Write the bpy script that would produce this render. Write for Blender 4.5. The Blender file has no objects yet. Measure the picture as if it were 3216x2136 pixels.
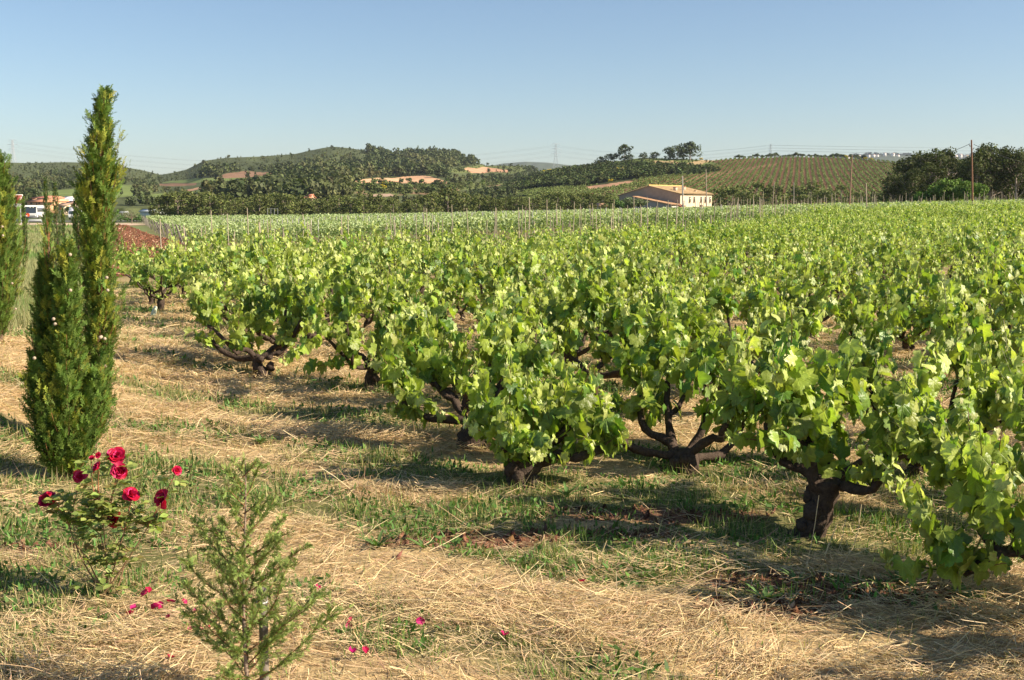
import bpy, math, random
import numpy as np
from mathutils import Vector

# ------------------------------------------------------------------ camera, light, exposure
sc = bpy.context.scene
CAMZ = 1.9
F, CX, CY = 3447.0, 1608.0, 1068.0          # focal length and centre of the frame in photograph pixels
TH = math.atan((1068.0 - 640.0) / F)        # downward tilt
cam = bpy.data.cameras.new("camera")
cam.sensor_width = 36.0
cam.lens = 36.0 * F / 3216.0
cam.clip_start = 0.1
cam.clip_end = 40000.0
camo = bpy.data.objects.new("camera", cam)
camo.location = (0, 0, CAMZ)
camo.rotation_euler = (math.radians(90) - TH, 0, 0)
sc.collection.objects.link(camo)
sc.camera = camo

SUN_EL, SUN_AZ = math.radians(33), math.radians(-14)   # azimuth from +x towards +y
world = bpy.data.worlds.new("World")
sc.world = world
world.use_nodes = True
wn = world.node_tree
wn.nodes.clear()
sky = wn.nodes.new("ShaderNodeTexSky")
sky.sky_type = 'NISHITA'
sky.sun_disc = False
sky.sun_elevation = SUN_EL
sky.sun_rotation = math.radians(90) - SUN_AZ
sky.altitude = 200
sky.air_density = 1.0
sky.dust_density = 0.6
sky.ozone_density = 3.0
bg = wn.nodes.new("ShaderNodeBackground")
bg.inputs['Strength'].default_value = 0.067
wo = wn.nodes.new("ShaderNodeOutputWorld")
wn.links.new(sky.outputs[0], bg.inputs[0])
wn.links.new(bg.outputs[0], wo.inputs[0])

sl = bpy.data.lights.new("sun", 'SUN')
sl.energy = 5.0
sl.angle = math.radians(0.53)
sl.color = (1.0, 0.87, 0.69)
so = bpy.data.objects.new("sun", sl)
to_sun = Vector((math.cos(SUN_EL) * math.cos(SUN_AZ), math.cos(SUN_EL) * math.sin(SUN_AZ), math.sin(SUN_EL)))
so.rotation_euler = to_sun.to_track_quat('Z', 'Y').to_euler()
sc.collection.objects.link(so)

sc.view_settings.view_transform = 'Standard'
sc.view_settings.look = 'None'
sc.view_settings.exposure = 1.04
sc.view_settings.gamma = 1.0
sc.render.engine = 'CYCLES'
sc.cycles.max_bounces = 6
sc.cycles.diffuse_bounces = 3
sc.cycles.glossy_bounces = 2
sc.cycles.transmission_bounces = 4
sc.cycles.volume_bounces = 0
sc.cycles.use_denoising = True
sc.cycles.denoiser = 'OPENIMAGEDENOISE'
sc.cycles.denoising_input_passes = 'RGB_ALBEDO_NORMAL'
sc.cycles.denoising_prefilter = 'ACCURATE'

# ------------------------------------------------------------------ helpers
col = sc.collection
rng = np.random.default_rng(7)
R = random.Random(11)


def smooth(a, b, t):
    t = np.clip((np.asarray(t, float) - a) / (b - a), 0, 1)
    return t * t * (3 - 2 * t)


def _h(ix, iy, s):
    n = (ix.astype(np.int64) * 374761393 + iy.astype(np.int64) * 668265263 + s * 974711) & 0x7fffffff
    n = ((n ^ (n >> 13)) * 1274126177) & 0x7fffffff
    n = n ^ (n >> 16)
    return (n & 0xffff) / 65535.0


def vnoise(x, y, s=0):
    x = np.asarray(x, float); y = np.asarray(y, float)
    ix = np.floor(x); iy = np.floor(y)
    fx = x - ix; fy = y - iy
    fx = fx * fx * (3 - 2 * fx); fy = fy * fy * (3 - 2 * fy)
    a = _h(ix, iy, s); b = _h(ix + 1, iy, s); c = _h(ix, iy + 1, s); d = _h(ix + 1, iy + 1, s)
    return (a * (1 - fx) + b * fx) * (1 - fy) + (c * (1 - fx) + d * fx) * fy


def fbm(x, y, s=0, o=4):
    t = 0; a = 0.5; n = 0
    for k in range(o):
        t = t + a * vnoise(np.asarray(x) * 2 ** k + 17.3 * k, np.asarray(y) * 2 ** k + 5.1 * k, s + k); n += a; a *= .5
    return t / n


def P(U, V, y):
    """world point at depth y seen at photograph pixel (U, V)"""
    U = np.asarray(U, float); V = np.asarray(V, float)
    z = y * np.tan(np.arctan((CY - V) / F) - TH)
    fp = y * math.cos(TH) - z * math.sin(TH)
    x = (U - CX) / F * fp
    return np.stack(np.broadcast_arrays(x, np.asarray(y, float), z + CAMZ), -1)


def G(x, y):
    """height of the ground"""
    x = np.asarray(x, float); y = np.asarray(y, float)
    s = smooth(8, 70, y)
    g = s * (-0.50 + 1.8 * (1 - .45 * smooth(110, 230, y)) * np.tanh(0.036 * x / 1.8)) - 0.55 * smooth(80, 230, y)
    g = g + 0.5 * smooth(-3.1, -5.8, x) * (1 - smooth(10, 18, y))
    return g


def Gd(x, y):
    """ground with its small unevenness"""
    near = 1 - smooth(16, 40, y)
    return G(x, y) + near * (0.07 * (fbm(np.asarray(x) * .7, np.asarray(y) * 1.3, 3) - .5) + 0.05 * (fbm(np.asarray(x) * 3.2, np.asarray(y) * 4.0, 9) - .5))


def inpoly(px, py, poly):
    px = np.asarray(px, float); py = np.asarray(py, float)
    ins = np.zeros(px.shape, bool)
    n = len(poly)
    for i in range(n):
        x1, y1 = poly[i]; x2, y2 = poly[(i + 1) % n]
        c = ((y1 > py) != (y2 > py)) & (px < (x2 - x1) * (py - y1) / (y2 - y1 + 1e-12) + x1)
        ins ^= c
    return ins


class Geo:
    def __init__(s): s.V = []; s.F = []; s.C = []; s.n = 0; s.L = {}

    def add(s, V, Fc, C):
        V = np.asarray(V, float).reshape(-1, 3)
        C = np.asarray(C, float)
        if C.ndim == 1: C = np.tile(C, (len(V), 1))
        s.V.append(V); s.F.append(np.asarray(Fc, np.int64) + s.n); s.C.append(C); s.n += len(V)

    def inst(s, TV, TF, M, pos, C, cv=None):
        """copies of a template: TV (k,3), TF (m,q), M (n,3,3), pos (n,3), C (n,3)"""
        n = len(pos); k = len(TV)
        if n == 0: return
        V = np.einsum('nij,kj->nki', M, TV) + pos[:, None, :]
        Fc = (TF[None] + (np.arange(n) * k)[:, None, None]).reshape(-1, TF.shape[1])
        CC = np.repeat(C[:, None, :], k, 1)
        if cv is not None: CC = CC * cv[None]
        s.L[len(s.V)] = np.tile(TV, (n, 1))
        s.add(V.reshape(-1, 3), Fc, CC.reshape(-1, 3))

    def box(s, c, size, C, ax=None):
        c = np.asarray(c, float); h = np.asarray(size, float) / 2
        ax = np.eye(3) if ax is None else np.asarray(ax, float)
        v = np.array([[i, j, k] for i in (-1, 1) for j in (-1, 1) for k in (-1, 1)], float) * h
        s.add(v @ ax + c, [[0, 1, 3, 2], [4, 6, 7, 5], [0, 4, 5, 1], [2, 3, 7, 6], [0, 2, 6, 4], [1, 5, 7, 3]], C)

    def tube(s, pts, rad, C, n=7, rough=0.0, seed=0, cap=True):
        pts = np.asarray(pts, float); m = len(pts)
        rad = np.broadcast_to(np.asarray(rad, float), (m,))
        d = np.gradient(pts, axis=0); d /= np.linalg.norm(d, axis=1)[:, None] + 1e-9
        ref = np.array([0.31, 0.95, 0.05]); ref /= np.linalg.norm(ref)
        if abs((d @ ref)).max() > .93: ref = np.array([.95, -.2, .25])
        a = np.cross(d, ref); a /= np.linalg.norm(a, axis=1)[:, None] + 1e-9
        b = np.cross(d, a)
        th = np.arange(n) * 2 * math.pi / n
        rr = rad[:, None] * np.ones((m, n))
        if rough:
            g = np.random.default_rng(seed)
            ridge = g.normal(0, 1, n) * rough * .7
            rr = rr * (1 + ridge[None] + g.normal(0, rough, (m, n)))
        V = pts[:, None] + rr[..., None] * (np.cos(th)[None, :, None] * a[:, None] + np.sin(th)[None, :, None] * b[:, None])
        i = np.arange(m - 1)[:, None] * n; j = np.arange(n)[None]
        j2 = (j + 1) % n
        Fc = np.stack([i + j, i + j2, i + n + j2, i + n + j], -1).reshape(-1, 4)
        s.add(V.reshape(-1, 3), Fc, C)
        if cap:
            V2 = np.vstack([V[-1], pts[-1] + d[-1] * rad[-1] * .5])
            s.add(V2, np.stack([np.arange(n), (np.arange(n) + 1) % n, np.full(n, n)], -1), C)

    def build(s, name, mat, parent=None, smoothf=False, uv=False):
        V = np.concatenate(s.V) if s.V else np.zeros((0, 3)); C = np.concatenate(s.C)
        me = bpy.data.meshes.new(name)
        me.vertices.add(len(V)); me.vertices.foreach_set('co', V.astype(np.float32).ravel())
        loops = np.concatenate([f.ravel() for f in s.F])
        tot = np.concatenate([np.full(len(f), f.shape[1]) for f in s.F])
        st = np.concatenate([[0], np.cumsum(tot)[:-1]])
        me.loops.add(len(loops)); me.loops.foreach_set('vertex_index', loops.astype(np.int32))
        me.polygons.add(len(tot)); me.polygons.foreach_set('loop_start', st.astype(np.int32))
        me.polygons.foreach_set('loop_total', tot.astype(np.int32))
        if smoothf: me.polygons.foreach_set('use_smooth', np.ones(len(tot), bool))
        at = me.color_attributes.new('Col', 'FLOAT_COLOR', 'POINT')
        at.data.foreach_set('color', np.hstack([C, np.ones((len(C), 1))]).astype(np.float32).ravel())
        if uv:
            LV = np.concatenate([s.L.get(i, np.full((len(v), 3), 9.0)) for i, v in enumerate(s.V)])
            la = me.attributes.new('Leaf', 'FLOAT_VECTOR', 'POINT'); la.data.foreach_set('vector', LV.astype(np.float32).ravel())
        me.update(calc_edges=True)
        me.materials.append(mat)
        o = bpy.data.objects.new(name, me)
        col.objects.link(o)
        if parent is not None: o.parent = parent
        return o


def tag(o, label=None, cat=None, group=None, kind=None):
    if label: o['label'] = label
    if cat: o['category'] = cat
    if group: o['group'] = group
    if kind: o['kind'] = kind
    return o


def empty(name, loc=(0, 0, 0), rz=0, scale=1):
    e = bpy.data.objects.new(name, None)
    e.location = [float(v) for v in loc]; e.rotation_euler = (0, 0, rz); e.scale = (scale,) * 3
    e.empty_display_size = .2
    col.objects.link(e)
    return e


def copy_tree(o, loc, rz=0, scale=1):
    c = o.copy(); col.objects.link(c)
    c.location = [float(v) for v in loc]; c.rotation_euler = (0, 0, rz); c.scale = (scale,) * 3 if np.isscalar(scale) else scale
    for ch in list(o.children):
        d = ch.copy(); col.objects.link(d); d.parent = c
        for g in list(ch.children):
            e = g.copy(); col.objects.link(e); e.parent = d
    return c


def unit(v):
    v = np.asarray(v, float)
    return v / (np.linalg.norm(v, axis=-1, keepdims=True) + 1e-9)


def frames(y, z, roll=None):
    """rotation matrices whose columns are side, y (along), normal"""
    y = unit(y); x = unit(np.cross(y, z)); z = np.cross(x, y)
    return np.stack([x, y, z], -1)


# ------------------------------------------------------------------ materials
def mat_attr(name, rough=.8, trans=0.0, spec=.3, noise=None, bump=None, back=None, tint=(1, 1, 1)):
    m = bpy.data.materials.new(name); m.use_nodes = True
    nt = m.node_tree; nt.nodes.clear(); L = nt.links
    out = nt.nodes.new('ShaderNodeOutputMaterial')
    at = nt.nodes.new('ShaderNodeAttribute'); at.attribute_name = 'Col'
    c = at.outputs['Color']
    if noise:
        scale, amt = noise
        tc = nt.nodes.new('ShaderNodeTexCoord')
        nz = nt.nodes.new('ShaderNodeTexNoise'); nz.inputs['Scale'].default_value = scale; nz.inputs['Detail'].default_value = 8
        nz.inputs['Roughness'].default_value = .68
        L.new(tc.outputs['Object'], nz.inputs['Vector'])
        mr = nt.nodes.new('ShaderNodeMapRange'); mr.inputs[1].default_value = .25; mr.inputs[2].default_value = .75
        mr.inputs[3].default_value = 1 - amt; mr.inputs[4].default_value = 1 + amt
        L.new(nz.outputs['Fac'], mr.inputs[0])
        mx = nt.nodes.new('ShaderNodeVectorMath'); mx.operation = 'SCALE'
        L.new(c, mx.inputs[0]); L.new(mr.outputs[0], mx.inputs['Scale'])
        c = mx.outputs[0]
    if back:
        ge = nt.nodes.new('ShaderNodeNewGeometry')
        mb = nt.nodes.new('ShaderNodeMix'); mb.data_type = 'RGBA'
        ad = nt.nodes.new('ShaderNodeVectorMath'); ad.operation = 'MULTIPLY_ADD'
        ad.inputs[1].default_value = (back[0],) * 3; ad.inputs[2].default_value = back[1]
        L.new(c, ad.inputs[0])
        L.new(ge.outputs['Backfacing'], mb.inputs['Factor']); L.new(c, mb.inputs['A']); L.new(ad.outputs[0], mb.inputs['B'])
        c = mb.outputs['Result']
    p = nt.nodes.new('ShaderNodeBsdfPrincipled')
    p.inputs['Roughness'].default_value = rough
    p.inputs['Specular IOR Level'].default_value = spec
    L.new(c, p.inputs['Base Color'])
    if bump:
        bs, st, dist = bump
        tc2 = nt.nodes.new('ShaderNodeTexCoord')
        n2 = nt.nodes.new('ShaderNodeTexNoise'); n2.inputs['Scale'].default_value = bs; n2.inputs['Detail'].default_value = 6
        L.new(tc2.outputs['Object'], n2.inputs['Vector'])
        bp = nt.nodes.new('ShaderNodeBump'); bp.inputs['Strength'].default_value = st; bp.inputs['Distance'].default_value = dist
        L.new(n2.outputs['Fac'], bp.inputs['Height']); L.new(bp.outputs[0], p.inputs['Normal'])
    sh = p.outputs[0]
    if trans:
        t = nt.nodes.new('ShaderNodeBsdfTranslucent')
        tm = nt.nodes.new('ShaderNodeVectorMath'); tm.operation = 'MULTIPLY'; tm.inputs[1].default_value = (1.2, 1.35, .42)
        L.new(c, tm.inputs[0]); L.new(tm.outputs[0], t.inputs['Color'])
        mx = nt.nodes.new('ShaderNodeMixShader'); mx.inputs[0].default_value = trans
        L.new(sh, mx.inputs[1]); L.new(t.outputs[0], mx.inputs[2]); sh = mx.outputs[0]
    L.new(sh, out.inputs['Surface'])
    return m


M_LEAF = mat_attr('vine_leaf', rough=.42, trans=.34, spec=.5, back=(.85, (.10, .105, .05)))


def add_veins(m):
    nt = m.node_tree; L = nt.links; N = nt.nodes
    at = next(n for n in N if n.type == 'ATTRIBUTE'); users = [l.to_socket for l in at.outputs['Color'].links]
    la = N.new('ShaderNodeAttribute'); la.attribute_name = 'Leaf'
    sp = N.new('ShaderNodeSeparateXYZ'); L.new(la.outputs['Vector'], sp.inputs[0])
    def mth(op, a, b=None):
        q = N.new('ShaderNodeMath'); q.operation = op
        for i, v in enumerate((a, b)):
            if v is None: continue
            if isinstance(v, (int, float)): q.inputs[i].default_value = v
            else: L.new(v, q.inputs[i])
        return q.outputs[0]
    ang = mth('ARCTAN2', sp.outputs[0], sp.outputs[1])
    r = mth('SQRT', mth('ADD', mth('MULTIPLY', sp.outputs[0], sp.outputs[0]), mth('MULTIPLY', sp.outputs[1], sp.outputs[1])))
    d = mth('MULTIPLY', mth('ABSOLUTE', mth('SINE', mth('MULTIPLY', ang, 3.6))), r)
    mr = N.new('ShaderNodeMapRange'); mr.inputs[1].default_value = .012; mr.inputs[2].default_value = .05; mr.inputs[3].default_value = 1.4; mr.inputs[4].default_value = 1.0
    L.new(d, mr.inputs[0])
    tc = N.new('ShaderNodeTexCoord'); nz = N.new('ShaderNodeTexNoise'); nz.inputs['Scale'].default_value = 34; nz.inputs['Detail'].default_value = 4
    L.new(tc.outputs['Object'], nz.inputs['Vector'])
    m2 = N.new('ShaderNodeMapRange'); m2.inputs[1].default_value = .3; m2.inputs[2].default_value = .7; m2.inputs[3].default_value = .82; m2.inputs[4].default_value = 1.16
    L.new(nz.outputs['Fac'], m2.inputs[0])
    k = mth('MULTIPLY', mr.outputs[0], m2.outputs[0])
    sc2 = N.new('ShaderNodeVectorMath'); sc2.operation = 'SCALE'; L.new(at.outputs['Color'], sc2.inputs[0]); L.new(k, sc2.inputs['Scale'])
    for u in users: L.new(sc2.outputs[0], u)
    bp = N.new('ShaderNodeBump'); bp.inputs['Strength'].default_value = .7; bp.inputs['Distance'].default_value = .012
    h = mth('ADD', mth('MULTIPLY', nz.outputs['Fac'], 1.0), mth('MULTIPLY', mr.outputs[0], -.5)); L.new(h, bp.inputs['Height'])
    for n in N:
        if n.type == 'BSDF_PRINCIPLED': L.new(bp.outputs[0], n.inputs['Normal'])


add_veins(M_LEAF)
M_VFAR = mat_attr('vine_foliage_far', rough=.6, trans=.32, spec=.4, back=(.9, (.06, .065, .03)))
M_BARK = mat_attr('bark', rough=.95, spec=.1, noise=(38, .55), bump=(70, .9, .012))
M_STEM = mat_attr('green_stem', rough=.6, spec=.3)
M_CYP = mat_attr('cypress_foliage', rough=.65, trans=.18, spec=.25)
M_TREE = mat_attr('tree_foliage', rough=.75, trans=.16, spec=.15)
M_GRASS = mat_attr('grass', rough=.6, trans=.25, spec=.25)
M_STRAW = mat_attr('straw', rough=.55, trans=.12, spec=.35)
M_GROUND = mat_attr('ground', rough=.95, spec=.1, noise=(9.0, .35), bump=(30, .8, .02))
M_HILL = mat_attr('hillside', rough=.95, spec=.05, noise=(.035, .28))
M_SOIL = mat_attr('soil', rough=.95, spec=.05, noise=(25, .35), bump=(50, .8, .01))
M_PLASTER = mat_attr('plaster', rough=.9, spec=.15, noise=(.8, .16), bump=(6, .3, .02))
M_TILE = mat_attr('roof_tiles', rough=.9, spec=.15, noise=(1.6, .38), bump=(5, .8, .06))
M_WOOD = mat_attr('weathered_wood', rough=.9, spec=.15, noise=(6, .22), bump=(60, .4, .004))
M_METAL = mat_attr('galvanised_steel', rough=.5, spec=.5)
M_PAINT = mat_attr('painted_metal', rough=.3, spec=.5)
M_GLASS = mat_attr('dark_glass', rough=.1, spec=.7)
M_PETAL = mat_attr('rose_petal', rough=.55, trans=.22, spec=.3)
M_FLOWER = mat_attr('yellow_blossom', rough=.8, trans=.2, spec=.1)
M_ASPH = mat_attr('asphalt', rough=.9, spec=.2, noise=(3, .15))


def jit(base, n, amt=.18, g=rng):
    base = np.asarray(base, float)
    k = g.normal(1, amt, (n, 1)); t = g.normal(0, amt * .22, (n, 3))
    return np.clip(base[None] * np.clip(k, .4, 1.9) * (1 + t), .004, .95)


# ------------------------------------------------------------------ ground sheet
SOILC = np.array([.17, .085, .05]); STRAWC = np.array([.46, .33, .17]); GREENC = np.array([.15, .15, .055])


def patches(x, y):
    """how green and how bare the field floor is (0..1 each)"""
    w = fbm(x * .55 + .25 * y, y * 1.5 - .2 * x, 21, 4)
    band = .5 + .5 * np.sin((y + .62 * x) * 2 * math.pi / 1.45 + 2.5 * vnoise(x * .4, y * .4, 8))
    g = smooth(.46, .62, .62 * w + .26 * band + .16 * smooth(5.1, 5.9, y) * (1 - smooth(7.5, 9, y)) - .10 * (1 - smooth(4.6, 5.4, y)))
    left = smooth(-1.2, -2.6, x) * (1 - smooth(6, 9, y))
    g = np.maximum(g, left * smooth(.3, .55, w + .12))
    # darker bare earth patches
    b = np.zeros_like(g)
    for (cx, cy, rx, ry) in ((-.25, 6.05, .55, .16), (.85, 6.55, .75, .16), (1.5, 5.35, .55, .17), (1.15, 5.0, .5, .14), (1.9, 5.15, .45, .16), (-2.5, 5.9, .4, .12), (.5, 6.2, .6, .1)):
        q = ((x - cx) / rx) ** 2 + ((y - cy) / ry) ** 2
        b = np.maximum(b, 1 - smooth(.4, 1.5, q + 1.4 * (fbm(x * 6, y * 9, 5) - .5)))
    return g, b


SOIL_PATCH = [(-12, 34), (-27, 34), (-40, 90), (-84, 205), (-72, 205), (-23, 81), (-12.5, 45)]
TRACK = [(-96, 203), (-69, 203), (-76, 222), (-105, 222)]
GRASS_STRIP = [(-4.5, 15), (-9, 26), (-14, 36), (-27, 60), (-30, 95), (-62, 190), (-110, 205), (-90, 110), (-30, 30), (-12, 14)]


def ground_color(x, y):
    g, b = patches(x, y)
    c = STRAWC * (1 - g[..., None]) + GREENC * g[..., None]
    dark = .8 + .4 * fbm(x * 2.5, y * 4, 33)[..., None]
    c = c * .92 * dark
    c = c * (1 - b[..., None]) + SOILC * b[..., None]
    far = smooth(26, 40, y)[..., None]
    c2 = np.array([.20, .17, .075]) * (.8 + .4 * fbm(x * .2, y * .2, 4))[..., None]
    c = c * (1 - far) + c2 * far
    vf = smooth(150, 240, y)[..., None]
    c = c * (1 - vf) + np.array([.10, .12, .045]) * vf
    m = inpoly(x, y, SOIL_PATCH)
    c[m] = np.array([.165, .076, .043]) * (.75 + .5 * fbm(x[m] * .9, y[m] * .5, 41))[..., None]
    m = inpoly(x, y, TRACK); c[m] = (.62, .46, .33)
    m = inpoly(x, y, GRASS_STRIP); c[m] = np.array([.16, .19, .07]) * (.8 + .4 * fbm(x[m] * .3, y[m] * .3, 6))[..., None]
    return np.clip(c, 0.005, .9)


def axis_lines(near0, near1, step, lo, hi, grow):
    a = list(np.arange(near0, near1, step)); s = step
    v = a[-1]
    while v < hi: s *= grow; v += s; a.append(v)
    s = step; v = a[0]
    while v > lo: s *= grow; v -= s; a.insert(0, v)
    return np.array(a)


def ground():
    xs = axis_lines(-5, 4.5, .06, -9000, 9000, 1.05)
    ys = axis_lines(3.4, 11, .06, -300, 12000, 1.04)
    X, Y = np.meshgrid(xs, ys)
    Z = Gd(X, Y) - 60 * smooth(2500, 12000, Y) * 0
    C = ground_color(X, Y)
    nx, ny = len(xs), len(ys)
    i = np.arange(ny - 1)[:, None] * nx; j = np.arange(nx - 1)[None]
    Fc = np.stack([i + j, i + j + 1, i + nx + j + 1, i + nx + j], -1).reshape(-1, 4)
    g = Geo(); g.add(np.stack([X, Y, Z], -1), Fc, C.reshape(-1, 3))
    o = g.build('ground', M_GROUND, smoothf=True)
    tag(o, kind='structure')


ground()


# ------------------------------------------------------------------ straw, grass, clods of the near field floor
def frustum_pts(n, y0, y1, m=1.22, left=0, power=1.0):
    y = y0 + (y1 - y0) * rng.random(n) ** power
    hw = y * 1608 / F * m + 1.2
    x = (rng.random(n) * 2 - 1) * hw
    return x, y


STRIP = np.array([[-.5, 0, 0], [.5, 0, 0], [.5, .5, .0], [-.5, .5, .0], [.45, 1, 0], [-.45, 1, 0]], float)
STRIPF = np.array([[0, 1, 2, 3], [3, 2, 4, 5]])


def straw():
    g = Geo()
    n = 1250000
    x, y = frustum_pts(n, 3.5, 26)
    gr, b = patches(x, y)
    pile = fbm(x * .9 + .4 * y, y * 2.4, 77, 3)
    keep = rng.random(n) < np.clip((1 - .62 * gr) * (1 - .72 * b) * (.35 + 1.0 * smooth(.35, .6, pile)), .10, 1)
    x, y, gr, b, pile = x[keep], y[keep], gr[keep], b[keep], pile[keep]
    n = len(x)
    k = np.maximum(1, y / 6.5) ** .8
    ln = rng.gamma(2.2, .03, n) * (1 + .1 * k) + .018
    wd = (.0014 + .0021 * rng.random(n)) * k
    # stalks lie in locally coherent swaths
    flow = (fbm(x * 1.3, y * 1.3, 91, 3) - .5) * 4.2 + rng.normal(0, .65, n)
    tilt = rng.normal(.05, .22, n)
    d = np.stack([np.cos(flow) * np.cos(tilt), np.sin(flow) * np.cos(tilt), np.sin(tilt)], -1)
    d[rng.random(n) < .5, :2] *= -1
    z = Gd(x, y) + rng.random(n) ** 1.5 * (.012 + .055 * smooth(.4, .7, pile))
    nn = unit(np.stack([rng.normal(0, .5, n), rng.normal(0, .5, n), np.ones(n)], -1))
    Mx = frames(d, nn)
    Mx = Mx * np.stack([wd, ln, ln], -1)[:, None, :]
    TV = STRIP.copy()
    base = jit((.64, .47, .255), n, .22)
    old = rng.random(n) < .30
    base[old] = jit((.42, .30, .175), old.sum(), .3)
    pale = rng.random(n) < .12
    base[pale] = jit((.78, .62, .36), pale.sum(), .12)
    pos = np.stack([x, y, z], -1)
    # bend: lift the middle vertices
    V = np.einsum('nij,kj->nki', Mx, TV) + pos[:, None]
    V[:, 2:4, 2] += (rng.normal(0, .06, n) * ln)[:, None]
    V[:, 4:6, :2] += (rng.normal(0, .12, (n, 2)) * ln[:, None])[:, None]
    V[:, :, 2] = np.maximum(V[:, :, 2], Gd(V[:, :, 0], V[:, :, 1]) + .001)
    Fc = (STRIPF[None] + (np.arange(n) * 6)[:, None, None]).reshape(-1, 4)
    g.add(V.reshape(-1, 3), Fc, np.repeat(base, 6, 0))
    o = g.build('straw', M_STRAW)
    tag(o, 'dry mown straw and hay stalks scattered over the vineyard floor', 'straw', kind='stuff')


BL = np.array([[-.5, 0, 0], [.5, 0, 0], [.38, .5, .06], [-.38, .5, .06], [0, 1, .22]], float)
BLQ = np.array([[0, 1, 2, 3]]); BLT = np.array([[3, 2, 4]])


def blades(g, x, y, h, w, base, lean=.35, zoff=0):
    n = len(x)
    a = rng.random(n) * 2 * math.pi; t = np.abs(rng.normal(0, lean, n))
    d = np.stack([np.cos(a) * np.sin(t), np.sin(a) * np.sin(t), np.cos(t)], -1)
    f = rng.random(n) * 2 * math.pi
    nn = np.stack([np.cos(f), np.sin(f), rng.normal(0, .2, n)], -1)
    Mx = frames(d, nn) * np.stack([w, h, h], -1)[:, None, :]
    pos = np.stack([x, y, Gd(x, y) + zoff], -1)
    V = np.einsum('nij,kj->nki', Mx, BL) + pos[:, None]
    o = (np.arange(n) * 5)[:, None, None]
    C = np.repeat(base, 5, 0)
    g.add(V.reshape(-1, 3), (BLQ[None] + o).reshape(-1, 4), C)
    g.F.append((BLT[None] + o).reshape(-1, 3) + g.n - len(C))


def grass():
    g = Geo()
    n = 700000
    x, y = frustum_pts(n, 3.5, 30)
    gr, b = patches(x, y)
    tuft = fbm(x * 5, y * 5, 61, 3)
    left = smooth(-1.5, -2.4, x) * (1 - smooth(6.5, 8, y))
    keep = rng.random(n) < np.clip(gr * 1.1 + .07 + .3 * left, 0, 1) * (1 - .75 * b) * smooth(.30, .5, tuft)
    x, y, gr, tuft = x[keep], y[keep], gr[keep], tuft[keep]; n = len(x)
    k = np.maximum(1, y / 7) ** .8
    h = (.016 + .06 * rng.random(n) ** 1.8) * (.5 + 1.3 * smooth(.42, .65, tuft)) * (.8 + .2 * k)
    w = (.0026 + .0034 * rng.random(n)) * k
    base = jit((.17, .25, .06), n, .3)
    dry = rng.random(n) < .36 + .36 * (x < -1.5)
    base[dry] = jit((.42, .36, .17), dry.sum(), .25)
    lush = rng.random(n) < .25
    base[lush] = jit((.085, .17, .04), lush.sum(), .25)
    blades(g, x, y, h, w, base, .45)
    # low broad-leaved weeds: tiny round leaves near the soil
    n = 150000
    x, y = frustum_pts(n, 3.6, 22)
    gr, b = patches(x, y)
    cl = fbm(x * 2.2, y * 3.0, 123, 3)
    keep = rng.random(n) < smooth(.40, .56, cl) * np.clip(gr * 1.1, 0, 1)
    x, y = x[keep], y[keep]; n = len(x)
    k = np.maximum(1, y / 7) ** .8
    blades(g, x, y, (.018 + .034 * rng.random(n)) * k, (.009 + .014 * rng.random(n)) * k, jit((.10, .19, .045), n, .28), 1.15, zoff=rng.random(n) * .035)
    o = g.build('grass', M_GRASS)
    tag(o, 'short green grass and weeds growing between the vine rows', 'grass', kind='stuff')
    # tall pale grass of the verge
    g = Geo()
    n = 52000
    y = 12 + (190 - 12) * rng.random(n) ** 1.5
    x = P(rng.random(n) * 470 - 160, np.full(n, 700), y)[:, 0]
    keep = inpoly(x, y, GRASS_STRIP) & (fbm(x * .3, y * .2, 44) > .30)
    x, y = x[keep], y[keep]; n = len(x)
    kk = np.maximum(1, y / 14)
    h = (.18 + .34 * rng.random(n)) * (.75 + .5 * fbm(x * .25, y * .2, 45)) * (1 + .15 * kk)
    h *= 1 - .5 * smooth(30, 70, y); base = jit((.29, .29, .135), n, .2)
    m = fbm(x * .12, y * .12, 46) > .55; base[m] = jit((.14, .24, .055), m.sum(), .2)
    m = (y > 120) & (x > -.37 * y); base[m] = jit((.56, .42, .27), m.sum(), .12)
    blades(g, x, y, h, .006 * kk, base, .28)
    o = g.build('verge_grass', M_GRASS)
    tag(o, 'tall pale green grass on the verge behind the cypresses', 'grass', kind='stuff')


def ico(sub=1):
    import bmesh
    bm = bmesh.new(); bmesh.ops.create_icosphere(bm, subdivisions=sub, radius=1)
    V = np.array([v.co[:] for v in bm.verts]); Fc = np.array([[v.index for v in f.verts] for f in bm.faces]); bm.free()
    return V, Fc


ICO1 = ico(1); ICO2 = ico(2)


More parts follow.
